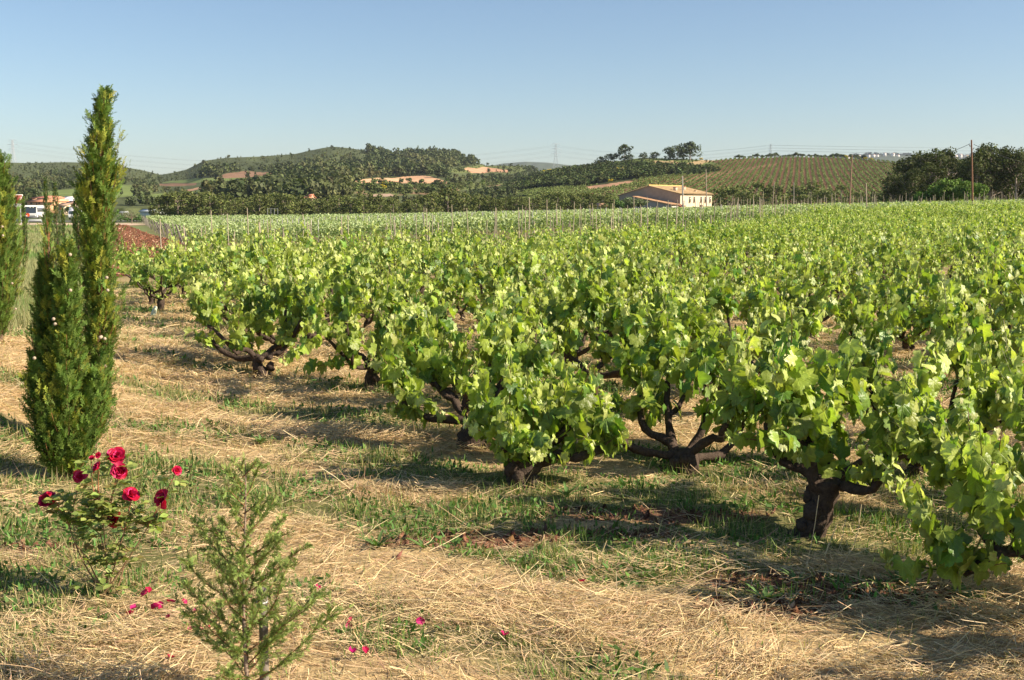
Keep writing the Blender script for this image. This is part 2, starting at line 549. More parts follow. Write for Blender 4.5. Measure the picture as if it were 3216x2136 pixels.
def clods():
    g = Geo()
    n = 60000
    x, y = frustum_pts(n, 3.8, 10)
    gr, b = patches(x, y)
    keep = rng.random(n) < np.clip(b * 1.0 + .003, 0, 1)
    x, y, b = x[keep], y[keep], b[keep]; n = len(x)
    s = rng.gamma(1.3, .0045, n) + .003
    s = np.minimum(s, .021)
    Mx = rng.normal(0, .42, (n, 3, 3)) + np.diag([1, 1, .7])[None]
    Mx *= s[:, None, None]
    pos = np.stack([x, y, Gd(x, y) + s * .3], -1)
    base = jit((.15, .075, .045), n, .35)
    m = rng.random(n) < .015; base[m] = jit((.46, .30, .19), m.sum(), .12)
    V0, F0 = ICO1
    V0 = V0 * (1 + np.random.default_rng(3).normal(0, .34, (len(V0), 1)))
    g.inst(V0, F0, Mx, pos, base)
    # clods of the ploughed strip further off
    n = 22000
    t = rng.random(n)
    y = 35 + 165 * rng.random(n) ** 1.4
    x = P(340 + rng.random(n) * 330, np.full(n, 700), y)[:, 0]
    keep = inpoly(x, y, SOIL_PATCH); x, y = x[keep], y[keep]; n = len(x)
    s = (.025 + .045 * rng.random(n) ** 2) * np.maximum(1, y / 60)
    Mx = (rng.normal(0, .25, (n, 3, 3)) + np.eye(3)[None]) * s[:, None, None]
    base = jit((.16, .073, .042), n, .3)
    m = rng.random(n) < .06; base[m] = jit((.50, .30, .20), m.sum(), .12)
    g.inst(V0, F0, Mx, np.stack([x, y, Gd(x, y)], -1), base)
    o = g.build('soil_clods', M_SOIL)
    tag(o, 'loose reddish brown clods of earth and small stones', 'soil', kind='stuff')


straw(); grass(); clods()


# ------------------------------------------------------------------ vines
def leaf_template(lod):
    if lod == 0:
        half = [(0, 1.0), (9, .86), (16, .90), (26, .70), (36, .84), (48, .93), (59, .80), (74, .64), (88, .76), (106, .80), (124, .70), (146, .64), (166, .42)]
    elif lod == 1:
        half = [(0, 1.0), (24, .72), (48, .92), (76, .64), (104, .78), (150, .58)]
    else:
        half = [(0, 1.0), (60, .78), (130, .62)]
    full = [(a, r) for a, r in half] + [(-a, r) for a, r in half[:0:-1]]
    pts = [(0, 0, 0)]
    for a, r in full:
        t = math.radians(a); x, y = r * math.sin(t), r * math.cos(t)
        pts.append((x, y, 0))
    V = np.array(pts)
    # cupped and folded along the veins
    ang = np.degrees(np.arctan2(V[:, 0], V[:, 1])); rr = np.hypot(V[:, 0], V[:, 1])
    V[:, 2] = -.28 * rr ** 2 + .20 * np.abs(V[:, 0]) + .07 * np.cos(np.radians(ang * 7.2)) * rr
    V[:, 1] += .0
    V *= .62                             # unit = leaf width about 1.1
    n = len(full)
    Fc = np.array([[0, 1 + i, 1 + (i + 1) % n] for i in range(n) if not (abs(full[i][0]) > 140 and abs(full[(i + 1) % n][0]) > 140)])
    cv = np.ones((len(V), 3)); cv[0] = (1.25, 1.2, 1.2)
    return V, Fc[:, [0, 2, 1]], cv


LEAF = [leaf_template(k) for k in range(3)]
BARKC = (.072, .052, .040)


def crooked(p, d, ln, steps, g, wob=.35, up=0.0):
    pts = [np.array(p, float)]; d = unit(np.array(d, float))
    for k in range(steps):
        d = unit(d + g.normal(0, wob, 3) * np.array([1, 1, .8]) + np.array([0, 0, up]))
        pts.append(pts[-1] + d * ln / steps)
    return np.array(pts), d


def refine(pts, k=2):
    for _ in range(k):
        q = [pts[0]]
        for a, b in zip(pts[:-1], pts[1:]): q += [a * .75 + b * .25, a * .25 + b * .75]
        q.append(pts[-1]); pts = np.array(q)
    return pts


def vine_geo(seed, lod, arms=None, height=1.0, lean=(0, 0), trunk_h=None, trunk_r=None, dens=1.0, low=.26):
    g = np.random.default_rng(seed)
    T, S, Lf = Geo(), Geo(), Geo()
    th = trunk_h or g.uniform(.16, .32); tr = trunk_r or g.uniform(.045, .07)
    nb = 9 if lod == 0 else (6 if lod == 1 else 4)
    base = np.array([0, 0, -.04]); top = np.array([lean[0] * th + g.normal(0, .03), lean[1] * th + g.normal(0, .03), th])
    tp = np.array([base, base * .5 + top * .5 + np.append(g.normal(0, .03, 2), 0), top])
    tp = refine(tp, 2 if lod == 0 else 1)
    m = len(tp)
    T.tube(tp, tr * (1.35 - .5 * np.linspace(0, 1, m) + .25 * np.sin(np.linspace(0, 5, m) + seed)), BARKC, nb + 3, .10 if lod == 0 else .06, seed)
    if lod == 0:                           # gnarled knobs on the old stump
        for k in range(7):
            a = g.uniform(0, 6.28); z = g.uniform(0, th)
            V0, F0 = ICO1
            T.add(V0 * (tr * g.uniform(.45, .8)) * (1 + g.normal(0, .15, (len(V0), 1))) + np.array([math.cos(a) * tr * .8, math.sin(a) * tr * .8, z]), F0, BARKC)
    if arms is None:
        na = int(g.integers(3, 6)); a0 = g.uniform(0, 6.28)
        arms = [(a0 + k * 6.283 / na + g.normal(0, .25), g.uniform(.32, .56), g.uniform(.22, .5)) for k in range(na)]
    LP, LD, LS, LC, LO = [], [], [], [], []
    for k, (a, reach, rise) in enumerate(arms):
        d0 = np.array([math.cos(a), math.sin(a), .15])
        ctl = [top - np.array([0, 0, .05]), top + np.array([math.cos(a), math.sin(a), 0]) * reach * .38 + np.array([0, 0, rise * .05]),
               top + np.array([math.cos(a), math.sin(a), 0]) * reach * .72 + np.array([0, 0, rise * .32]),
               top + np.array([math.cos(a), math.sin(a), 0]) * reach + np.array([0, 0, rise])]
        ctl = np.array(ctl); ctl[1:] += g.normal(0, .05, (3, 3))
        ap = refine(ctl, 2 if lod == 0 else 1)
        if lod == 0:
            wv = np.linspace(0, g.uniform(7, 13), len(ap)); ap[:, 2] += .016 * np.sin(wv + g.uniform(0, 6)) ; ap[:, 0] += .014 * np.sin(wv * .8 + g.uniform(0, 6)); ap[1:-1] += g.normal(0, .004, ap[1:-1].shape)
        r = np.linspace(tr * .50, tr * .26, len(ap)) * (1 + .12 * np.sin(np.arange(len(ap)) * 1.7 + seed))
        T.tube(ap, r, BARKC, nb, .12 if lod == 0 else .05, seed + k)
        heads = [(ap[-1], 4), (ap[int(len(ap) * .62)], 2)]
        if g.random() < .6:                # a side spur
            b = a + g.choice([-1, 1]) * g.uniform(.6, 1.1)
            q0 = ap[int(len(ap) * .6)]
            q = refine(np.array([q0, q0 + np.array([math.cos(b) * .09, math.sin(b) * .09, .03]), q0 + np.array([math.cos(b) * .16, math.sin(b) * .16, .13])]), 1)
            T.tube(q, np.linspace(tr * .4, tr * .24, len(q)), BARKC, nb - 1, .1 if lod == 0 else 0, seed + 40 + k)
            heads.append((q[-1], 2))
        if lod < 2:
            for f_ in (.25, .45, .62, .8, .95):
                if g.random() < low: heads.append((ap[int((len(ap) - 1) * f_)], -1))
        for (hp, ns) in heads:
            for s_ in range(abs(ns)):
                ln = g.uniform(.30, .86) * height * (1 if ns > 2 else .85)
                out = unit(np.array([hp[0], hp[1], 0]) + 1e-3)
                d = unit(out * g.uniform(.0, .55) + np.append(g.normal(0, .30, 2), 0) + np.array([0, 0, 1.0]))
                if g.random() < .09: d = unit(out * 1.0 + np.append(g.normal(0, .5, 2), .15))
                if ns < 0: ln = g.uniform(.16, .36); d = unit(out * g.uniform(.2, 1.2) + np.append(g.normal(0, .6, 2), g.uniform(.1, .9)))
                n = 7; pts = [np.array(hp)]
                for q in range(n):
                    d = unit(d + g.normal(0, .07, 3) + np.array([0, 0, -.03 - .05 * (q / n) * (ln > .6)]))
                    pts.append(pts[-1] + d * ln / n)
                sp = np.array(pts)
                if lod < 2: S.tube(sp, np.linspace(.0055, .002, n + 1), (.20, .22, .07) if g.random() < .7 else (.25, .16, .07), 4 if lod else 5)
                nl = int(ln / .048 * dens)
                nl = int(nl * (1, 1.15, .95)[lod])
                for q in range(nl):
                    t = .07 + .93 * (q + .5 + g.uniform(-.3, .3)) / nl
                    f = t * n; i = min(int(f), n - 1); p = sp[i] + (sp[i + 1] - sp[i]) * (f - i)
                    az = q * 2.9 + g.normal(0, .6)
                    o = np.array([math.cos(az), math.sin(az), 0])
                    o = unit(o + .45 * out * g.random())
                    pl = (.03 + .06 * g.random()) * (1 - .6 * t)
                    lp = p + o * pl + np.array([0, 0, pl * .5])
                    if lod == 0 and t < .85:
                        S.tube(np.array([p, p * .4 + lp * .6 + np.array([0, 0, .006]), lp]), .0014, (.26, .27, .09), 3, cap=False)
                    young = smooth(.62, 1.0, t)
                    size = (.130 * (1 - t) ** .3 * (1 - .55 * young) + .024) * g.uniform(.72, 1.15)
                    if lod: size *= .86
                    LP.append(lp); LO.append(o); LS.append(size); LD.append(t)
    LP = np.array(LP); LO = np.array(LO); LS = np.array(LS); t = np.array(LD); n = len(LP)
    droop = g.normal(.80, .42, n) + .25 * t                     # tips hang outwards and down
    droop = np.clip(droop, -.5, 1.45)
    y = LO * np.cos(droop)[:, None] + np.array([0, 0, -1]) * np.sin(droop)[:, None]
    zz = LO * np.sin(droop)[:, None] + np.array([0, 0, 1]) * np.cos(droop)[:, None]
    zz = zz + g.normal(0, .34, (n, 3))
    Mx = frames(y, zz)
    fold = np.where(t > .75, g.uniform(.35, .7, n), g.uniform(.75, 1.05, n))
    Mx = Mx * np.stack([LS * fold, LS, LS * g.uniform(.6, 1.9, n)], -1)[:, None, :]
    base = jit((.25, .325, .045), n, .18, g)
    dk = g.random(n) < .30; base[dk] = jit((.125, .225, .036), dk.sum(), .2, g)
    yo = (t > .66) & (g.random(n) < .8)
    base[yo] = jit((.43, .50, .14), yo.sum(), .15, g)
    tip = (t > .9); base[tip] = jit((.50, .53, .24), tip.sum(), .12, g)
    V0, F0, cv = LEAF[lod]
    if lod == 0:
        kind = g.integers(0, 5, n)
        for q in range(5):
            m = kind == q; VV = V0.copy(); X, Y = VV[:, 0], VV[:, 1]
            h2 = np.random.default_rng(q + 70)
            if q == 0: VV[:, 2] -= .55 * np.clip(Y, 0, 1) ** 2 * 1.6            # drooping tip
            if q == 1: VV[:, 2] += .9 * np.abs(X) ** 1.2; VV[:, 0] *= .82       # folded along the midrib
            if q == 2: VV[:, 2] -= .7 * np.clip(X, 0, 1) ** 1.3; VV[:, 2] += .3 * np.clip(-X, 0, 1)
            if q == 3: VV[:, 2] += .08 * np.sin(X * 11 + 1) + .07 * np.sin(Y * 9)
            if q == 4: VV[:, 2] -= .5 * (X ** 2 + Y ** 2) * 1.4
            VV[1:, :2] *= (1 + h2.normal(0, .07, (len(VV) - 1, 1)))
            Lf.inst(VV, F0, Mx[m], LP[m], base[m], cv)
            Lf.L[len(Lf.V) - 1] = np.tile(V0, (int(m.sum()), 1))
    else:
        Lf.inst(V0, F0, Mx, LP, base, cv)
    return T, S, Lf


def merge(*gs):
    m = Geo()
    for g in gs:
        off = m.n
        for i, V in enumerate(g.V):
            if i in g.L: m.L[len(m.V)] = g.L[i]
            m.V.append(V)
        for C in g.C: m.C.append(C)
        for f in g.F: m.F.append(f + off)
        m.n += g.n
    return m


VGROUP = 'old bush vines of the vineyard'


def vine_thing(seed, lod, **k):
    root = empty('grape_vine')
    T, S, Lf = vine_geo(seed, lod, **k)
    T.build('trunk', M_BARK, root, smoothf=False)
    merge(S, Lf).build('foliage', M_LEAF, root, smoothf=(lod == 0), uv=True)
    return root


def place(o, x, y, rz=0, s=1, dz=0):
    o.location = (x, y, float(Gd(x, y)) + dz); o.rotation_euler = (0, 0, rz); o.scale = (s,) * 3


PI = math.pi
hand = [
    # x, y, seed, height factor, arms, kwargs, label
    (2.72, 4.95, 101, .95, [(PI * .98, .62, .03), (2.3, .5, .25), (.4, .5, .3), (-.7, .45, .3), (1.4, .5, .3)], dict(trunk_h=.26), 'large bush vine cut off by the right edge, long low arm reaching left'),
    (3.0, 4.1, 102, 1.15, None, {}, 'bush vine just beyond the lower right corner, casting shade on the straw'),
    (1.71, 6.18, 103, .86, [(3.1, .25, .4), (.15, .55, .2), (1.2, .5, .3), (2.4, .4, .3), (-.7, .42, .28)], dict(low=.5, trunk_h=.33, trunk_r=.078, lean=(.2, 0)), 'bush vine with thick dark upright stump, standing alone at the right front'),
    (.07, 7.3, 104, .62, [(.02, .58, -.02), (3.3, .17, .16), (1.3, .2, .25), (3.9, .16, .16), (.6, .28, .2), (2.3, .2, .2)], dict(trunk_h=.22, trunk_r=.10, low=.6), 'bush vine on a broad rotten stump in the centre front'),
    (1.22, 7.75, 105, 1.0, [(.55, .85, .42), (2.95, .72, .30), (1.7, .45, .45), (2.3, .4, .4), (-.9, .4, .3), (1.0, .4, .4)], dict(trunk_h=.15, trunk_r=.07, low=.05), 'bush vine with long black snaking arms spread left and right'),
    (-.33, 8.45, 106, .95, [(3.05, .6, .2), (2.2, .5, .3), (.6, .5, .32), (1.4, .5, .35), (-1.0, .35, .25)], dict(trunk_h=.2, trunk_r=.085), 'bush vine with pale grey flared stump left of the centre stump'),
    (-1.42, 11.1, 107, 1.0, None, {}, 'bush vine between the left edge vine and the centre front vines'),
    (-2.72, 12.0, 108, 1.0, [(2.75, .75, .30), (3.6, .4, .3), (.9, .5, .45), (1.9, .5, .4), (.1, .5, .35)], dict(trunk_h=.24, lean=(-.5, 0)), 'bush vine with twisted leaning trunk on the left edge of the vineyard'),
    (-2.85, 13.4, 109, 1.0, None, {}, 'bush vine directly behind the twisted leaning vine on the left edge'),
    (.75, 10.2, 110, 1.0, [(PI, .7, .2), (.2, .6, .2), (1.3, .5, .35), (2.2, .5, .3), (-.9, .4, .3)], {}, 'bush vine with low horizontal black arms, seen through the gap behind the centre stump'),
    (1.9, 9.85, 111, 1.05, None, dict(trunk_h=.34), 'bush vine with tall dark trunk behind the one with snaking arms'),
    (-.35, 9.9, 112, 1.0, None, {}, 'bush vine behind the pale flared stump'),
    (2.85, 7.55, 113, .95, None, {}, 'bush vine right behind the lone thick stump, towards the right edge'),
    (3.65, 6.3, 114, .95, None, {}, 'bush vine at the right edge behind the cut off front vine'),
]
vine_pos = []
for (x, y, seed, h, arms, kw, lab) in hand:
    v = vine_thing(seed, 0, height=h, arms=arms, dens=1.3, **kw)
    place(v, x, y)
    tag(v, lab, 'vine', VGROUP)
    vine_pos.append((x, y))

FIELD = [(2.2, 6.6), (-.4, 9.2), (-1.9, 11.8), (-3.6, 13.9), (-6.9, 20.6), (-11.4, 31), (-8, 33.5), (0, 37), (9.5, 51), (23, 82), (50, 112), (85, 125), (85, 20), (5, 5)]
e1 = np.array([-.52, .854]); e2 = np.array([.854, .52])
grid = []
for i in range(-60, 130):
    for j in range(-10, 100):
        p = np.array([2.0, 6.6]) + e1 * (i * 1.62 + .8 * (j % 2)) + e2 * j * 1.62
        p = p + np.array([R.gauss(0, .16), R.gauss(0, .16)])
        x, y = p
        if y < 5 or abs(x) > y * 1608 / F + 1.6 or not inpoly(np.array(x), np.array(y), FIELD): continue
        if min((x - a) ** 2 + (y - b) ** 2 for a, b in vine_pos) < 1.15 ** 2: continue
        if R.random() < .03: continue
        grid.append((y, x))
grid.sort()
protos0 = [vine_thing(200 + k, 0, dens=1.1) for k in range(6)]
protos1 = [vine_thing(300 + k, 1, height=1.0, dens=1.0) for k in range(6)]
protos2 = []
for k in range(6):
    T, S, Lf = vine_geo(400 + k, 2, height=1.0)
    protos2.append(merge(T, Lf))
p2obj = []
for k in range(6):
    o = protos2[k].build('grape_vine', M_VFAR)
    tag(o, None, None); p2obj.append(o)
used = set()
NHAND = 300 - len(hand)
far = []
for n, (y, x) in enumerate(grid):
    s = R.uniform(.76, 1.16); rz = R.uniform(0, 6.28)
    if y > 60: s *= 1.08
    if n >= NHAND:
        far.append((x, y, s, rz)); continue
    if y < 15: ps = protos0
    elif y < 26: ps = protos1
    else: ps = p2obj
    pr = ps[R.randrange(len(ps))]
    if pr.name not in used:
        used.add(pr.name); o = pr
    else:
        o = copy_tree(pr, (0, 0, 0))
    place(o, x, y, rz, s)
    if y < 15: lab = 'full leafy bush vine in the dense rows just behind the front vines'
    elif y < 26: lab = 'leafy bush vine in the middle rows of the vineyard'
    else: lab = 'small looking bush vine in the far rows of the bush vineyard'
    tag(o, lab, 'vine', VGROUP if y < 0 else {True: 'bush vines behind the front vines', False: 'bush vines in the middle rows' if y < 26 else 'bush vines in the far rows'}[y < 15])
for pr in protos0 + protos1 + p2obj:
    if pr.name not in used:
        for ch in list(pr.children): bpy.data.objects.remove(ch)
        bpy.data.objects.remove(pr)
if far:
    m = Geo()
    for (x, y, s, rz) in far:
        pr = protos2[R.randrange(6)]
        c, sn = math.cos(rz), math.sin(rz)
        A = np.array([[c, -sn, 0], [sn, c, 0], [0, 0, 1]]) * s
        off = m.n
        for V in pr.V: m.V.append(V @ A.T + np.array([x, y, float(G(x, y))]))
        for C in pr.C: m.C.append(C)
        for f in pr.F: m.F.append(f + off)
        m.n += pr.n
    o = m.build('distant_vines', M_VFAR)
    tag(o, 'farthest bush vines merging into one green mass below the trees', 'vines', kind='stuff')
print('vines', len(grid), 'stuff', len(far))


# ------------------------------------------------------------------ staked young plot and trellised field
def stake_geo(seed, h=1.65, r=.026):
    g = np.random.default_rng(seed); s = Geo()
    n = 6; p = np.zeros((n, 3)); p[:, 2] = np.linspace(-.1, h, n); p[:, :2] = np.cumsum(g.normal(0, .008, (n, 2)), 0)
    s.tube(p, np.linspace(r, r * .75, n), np.array((.36, .30, .22)) * g.uniform(.75, 1.15), 5, .06, seed)
    return s


stakes = []
sp = [stake_geo(900 + k, h) for k, h in enumerate((1.9, 2.1, 2.35, 2.0, 2.2))]
sobj = []
for k, s in enumerate(sp): sobj.append(s.build('vineyard_stake', M_WOOD))


def far_bound(x):
    xs = [-30, -11, 0, 9.5, 23, 50, 90]; ys = [31, 31.5, 37.5, 51.5, 83, 113, 128]
    return np.interp(x, xs, ys)


first = set()
ns = 0
for j in range(0, 9):
    for k in range(70):
        t = -15 + k * 1.75 + R.gauss(0, .25)
        x = t; y = float(far_bound(x)) + 1.5 + j * 3.6 + R.gauss(0, .4)
        if x < -14 and y < 40: continue
        if x < -.2 * y - 5: continue
        if abs(x) > y * 1608 / F + 2: continue
        if R.random() < .30: continue
        if ns >= 290: continue
        q = R.randrange(5)
        if q in first: o = sobj[q].copy(); col.objects.link(o)
        else: o = sobj[q]; first.add(q)
        o.location = (x, y, float(G(x, y))); o.rotation_euler = (R.gauss(0, .035), R.gauss(0, .035), R.uniform(0, 6))
        o.scale = (1, 1, R.uniform(.85, 1.12) * (.72 if y < 52 else 1.0))
        tag(o, 'thin weathered wooden stake in the young plot behind the bush vines', 'stake', 'stakes of the young vine plot')
        ns += 1
print('stakes', ns)
# young vines at the feet of the stakes
g = Geo(); n = 0
A = []
for _ in range(1500):
    x = R.uniform(-14, 75); y = float(far_bound(x)) + 1.5 + R.uniform(0, 30)
    if abs(x) > y * 1608 / F + 2: continue
    if fbm(np.array(x * .25), np.array(y * .25), 9) < .42: continue
    A.append((x, y))
A = np.array(A); k = 26
pos = np.repeat(A, k, 0); z = G(pos[:, 0], pos[:, 1]) + np.abs(rng.normal(.35, .22, len(pos)))
pos = np.column_stack([pos + rng.normal(0, .26, pos.shape), z])
Mx = frames(rng.normal(0, 1, (len(pos), 3)), rng.normal(0, 1, (len(pos), 3)) + np.array([0, 0, 1.2])) * rng.uniform(.10, .2, (len(pos), 1, 1))
g.inst(LEAF[2][0], LEAF[2][1], Mx, pos, jit((.15, .235, .04), len(pos), .25))
o = g.build('young_vines', M_VFAR); tag(o, 'low young vines and growth around the feet of the stakes', 'vines', kind='stuff')

# trellised rows
EDGE0 = np.array([-22.5, 79.0]); EDGE1 = np.array([-77.0, 232.0])
rowdir = np.array([.985, .17]); rowdir /= np.linalg.norm(rowdir)


def trellis_row(i, t):
    p0 = EDGE0 + (EDGE1 - EDGE0) * t
    ln = 60 + 95 * t + 30
    root = empty('vine_row', (p0[0], p0[1], float(G(*p0))))
    g = Geo()
    per = 90 if t < .25 else (60 if t < .6 else 36)
    n = int(ln * per)
    s = rng.random(n) * ln
    x = p0[0] + rowdir[0] * s; y = p0[1] + rowdir[1] * s
    vis = np.abs(x) < y * 1608 / F * 1.1 + 3
    x, y, s = x[vis], y[vis], s[vis]; n = len(x)
    hh = 1.22 + .22 * vnoise(s * 1.1, np.full(n, i * 3.1), 5) + .2 * (rng.random(n) ** 3)
    z = G(x, y) + .28 + (hh - .28) * rng.random(n) ** .75
    off = rng.normal(0, .2, n)
    pos = np.stack([x - rowdir[1] * off, y + rowdir[0] * off, z], -1) - np.array(root.location)
    sz = rng.uniform(.11, .21, n) * (1 + 1.1 * t)
    Mx = frames(rng.normal(0, 1, (n, 3)) + np.array([0, 0, -.6]), rng.normal(0, 1, (n, 3)) + np.array([.3, -.5, .8])) * sz[:, None, None]
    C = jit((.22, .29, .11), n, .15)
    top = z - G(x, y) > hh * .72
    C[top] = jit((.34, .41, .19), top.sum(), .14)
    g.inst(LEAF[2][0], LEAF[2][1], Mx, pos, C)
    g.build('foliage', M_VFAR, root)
    pg = Geo()
    lean = np.array([-.30 + R.gauss(0, .06), -.07, 0])
    pg.tube(np.array([[0, 0, -.1], lean * .75 + [0, 0, .8], lean * 1.5 + [0, 0, 1.6]]) + np.array([-.6 + R.gauss(0, .15), -.1 + R.gauss(0, .15), 0]), .05, np.array((.17, .15, .125)) * R.uniform(.7, 1.4), 6)
    pg.build('end_post', M_WOOD, root)
    if t < .5:
        for q in range(1, 6):
            sx = q * 8.5; pq = Geo()
            d = np.array([rowdir[0] * sx, rowdir[1] * sx]); zz = float(G(p0[0] + d[0], p0[1] + d[1])) - root.location.z
            pq.tube(np.array([[d[0], d[1], zz], [d[0] + R.gauss(0, .05), d[1], zz + 1.75]]), .035, (.36, .35, .32), 5)
            pq.build('line_post', M_WOOD, root)
    tag(root, 'long low trellised vine row with a leaning grey end post in the pale green field', 'vine row', 'trellised vine rows')


ts = []
t = 0.0
while t < 1.0:
    ts.append(t); t += 3.0 / 160.0 * (1 + t * .7)
for i, t in enumerate(ts): trellis_row(i, t)
print('rows', len(ts))


# ------------------------------------------------------------------ cypresses
def spray_template():
    V = []; Fc = []
    def q(a, b, w):
        a = np.array(a, float); b = np.array(b, float); d = unit(b - a); s = np.cross(d, [0, 0, 1]); s = unit(s) * w / 2
        k = len(V); V.extend([a - s, a + s, b + s * .5, b - s * .5]); Fc.append([k, k + 1, k + 2, k + 3])
    q((0, 0, 0), (0, 1, 0.06), .085)
    for i, t in enumerate((.12, .28, .42, .57, .72, .85)):
        sd = 1 if i % 2 else -1
        l = .44 * (1 - t * .55)
        q((0, t, .04 * t), (sd * l * .72, t + l * .75, .06 * (-1) ** (i // 2)), .095)
        q((sd * l * .35, t + l * .38, .03), (sd * l * .28, t + l * .85, .06), .07)
    return np.array(V), np.array(Fc)


SPV, SPF = spray_template()


def cypress_geo(seed, height, prof, nbr=150, per=26, stemr=.02, spray=.065, gold=.12, base=(.125, .20, .036), axis=None, z0=.1):
    """prof: list of (z, radius); axis(z) gives the x, y offset of the plume"""
    g = np.random.default_rng(seed)
    T, Lf, Cn = Geo(), Geo(), []
    zs = np.array([p[0] for p in prof]); rs = np.array([p[1] for p in prof])
    ax = axis or (lambda z: (0, 0))
    hz = np.linspace(-.05, height * .97, 40)
    tp = np.array([[*ax(max(z, 0)), z] for z in hz]); tp[:, :2] += g.normal(0, .002, (40, 2))
    T.tube(tp, np.linspace(stemr, .004, 40), (.20, .14, .09), 6, .08, seed)
    P_, D_, S_, C_, N_ = [], [], [], [], []
    for b in range(nbr):
        u = (b + g.random()) / nbr
        z = z0 + (height - z0) * (u ** .92)
        rmax = np.interp(z, zs, rs)
        a = b * 2.39996 + g.normal(0, .3)
        cx, cy = ax(z)
        start = np.array([cx, cy, max(.03, z - rmax * 1.6)])
        rad = rmax * g.uniform(.55, 1.12)
        tip_z = min(z + rmax * g.uniform(.3, 1.2) + .04, height + .03)
        wisp = g.random() < .13
        if wisp: rad = rmax * g.uniform(1.1, 1.5) + .02; tip_z += .07
        cxt, cyt = ax(tip_z)
        tip = np.array([cxt + math.cos(a) * rad, cyt + math.sin(a) * rad, tip_z])
        mid = (start + tip) / 2 + np.array([math.cos(a), math.sin(a), -.4]) * rad * .35
        n = 6; tt = np.linspace(0, 1, n)[:, None]
        bp = (1 - tt) ** 2 * start + 2 * tt * (1 - tt) * mid + tt ** 2 * tip
        T.tube(bp, np.linspace(.004, .0012, n), (.30, .14, .06) if g.random() < .5 else (.16, .10, .05), 3, cap=False)
        m = int(per * (.6 if wisp else 1) * g.uniform(.6, 1.3) * (.42 + .58 * rmax / rs.max()))
        f = g.random(m) ** .55
        k = np.minimum((f * (n - 1)).astype(int), n - 2); fr = (f * (n - 1) - k)[:, None]
        p = bp[k] * (1 - fr) + bp[k + 1] * fr
        d = unit(bp[k + 1] - bp[k])
        out = np.array([math.cos(a), math.sin(a), 0])
        p = p + g.normal(0, .012 + .04 * rmax, (m, 3))
        dd = unit(d * .7 + out * .45 + np.array([0, 0, .75]) + g.normal(0, .38, (m, 3)))
        P_.append(p); D_.append(dd); S_.append(spray * g.uniform(.6, 1.25, m)); N_.append(out + g.normal(0, .5, (m, 3)))
        c = jit(base, m, .22, g)
        if g.random() < gold: c = jit((.29, .31, .045), m, .2, g)
        y = g.random(m) < .10; c[y] = jit((.24, .26, .04), y.sum(), .2, g)
        C_.append(c)
    P_ = np.concatenate(P_); D_ = np.concatenate(D_); S_ = np.concatenate(S_); N_ = np.concatenate(N_); C_ = np.concatenate(C_)
    Mx = frames(D_, N_) * S_[:, None, None]
    Lf.inst(SPV, SPF, Mx, P_, C_)
    return T, Lf


def cone_mesh(c, r, parent, seed):
    g = np.random.default_rng(seed); m = Geo(); V0, F0 = ICO2
    k = 1 + .10 * np.sin(V0[:, [0]] * 9) * np.sin(V0[:, [1]] * 9) * np.sin(V0[:, [2]] * 9)
    m.add(V0 * k * r * .8 + np.asarray(c), F0, (.42, .33, .24))
    return m.build('cone', M_WOOD, parent)


def cypress(x, y, label, geo, cones=(), name='cypress_tree', dz=0):
    root = empty(name, (x, y, float(Gd(x, y)) + dz))
    T, Lf = geo
    T.build('trunk', M_BARK, root, smoothf=True)
    Lf.build('crown', M_CYP, root)
    for k, c in enumerate(cones): cone_mesh(c, .016, root, k)
    tag(root, label, 'tree')
    return root


def rel(u, v, y, x0, z0, dy=0):
    p = P(u, v, y + dy); return (float(p[0]) - x0, dy, float(p[2]) - z0)


# tall one
bx = float(P(302, 1400, 8.4)[0]); by = 8.4; bz = float(Gd(bx, by))
AXV = [268, 300, 340, 480, 560, 800, 1000, 1250, 1400]; AXU = [345, 332, 320, 314, 308, 307, 312, 302, 292]
AXZ = [float(P(u, v, by)[2]) - bz for u, v in zip(AXU, AXV)][::-1]; AXX = [float(P(u, v, by)[0]) - bx for u, v in zip(AXU, AXV)][::-1]
ax1 = lambda z: (float(np.interp(z, AXZ, AXX)), 0)
ht = 1.9 + (640 - 268) / F * 8.4 - bz - .12
geoA = cypress_geo(11, ht, [(0, .05), (.3, .10), (.9, .11), (1.6, .10), (1.95, .125), (2.1, .12), (2.25, .07), (2.5, .045), (ht - .15, .03), (ht, .01)], nbr=300, per=32, axis=ax1, stemr=.03, gold=.22, z0=.05)
cypress(bx, by, 'tallest slender cypress, yellow tinged, rising above the hills at the left', geoA,
        [rel(u, v, 8.4, bx, bz, -.17) for u, v in ((335, 872), (338, 912), (318, 1058), (329, 1064), (331, 1150))])
# lower one in front, three plumes
bx2 = float(P(190, 1500, 7.45)[0]); by2 = 7.45; bz2 = float(Gd(bx2, by2))


def plume(seed, u_top, v_top, du, prof, **k):
    top = P(u_top, v_top, by2 + du)
    h = float(top[2]) - bz2; xt = float(top[0]) - bx2
    return cypress_geo(seed, h, [(a * h, r) for a, r in prof], axis=lambda z: (xt * min(1, (z / h)) ** .7, du * min(1, z / h)), **k)


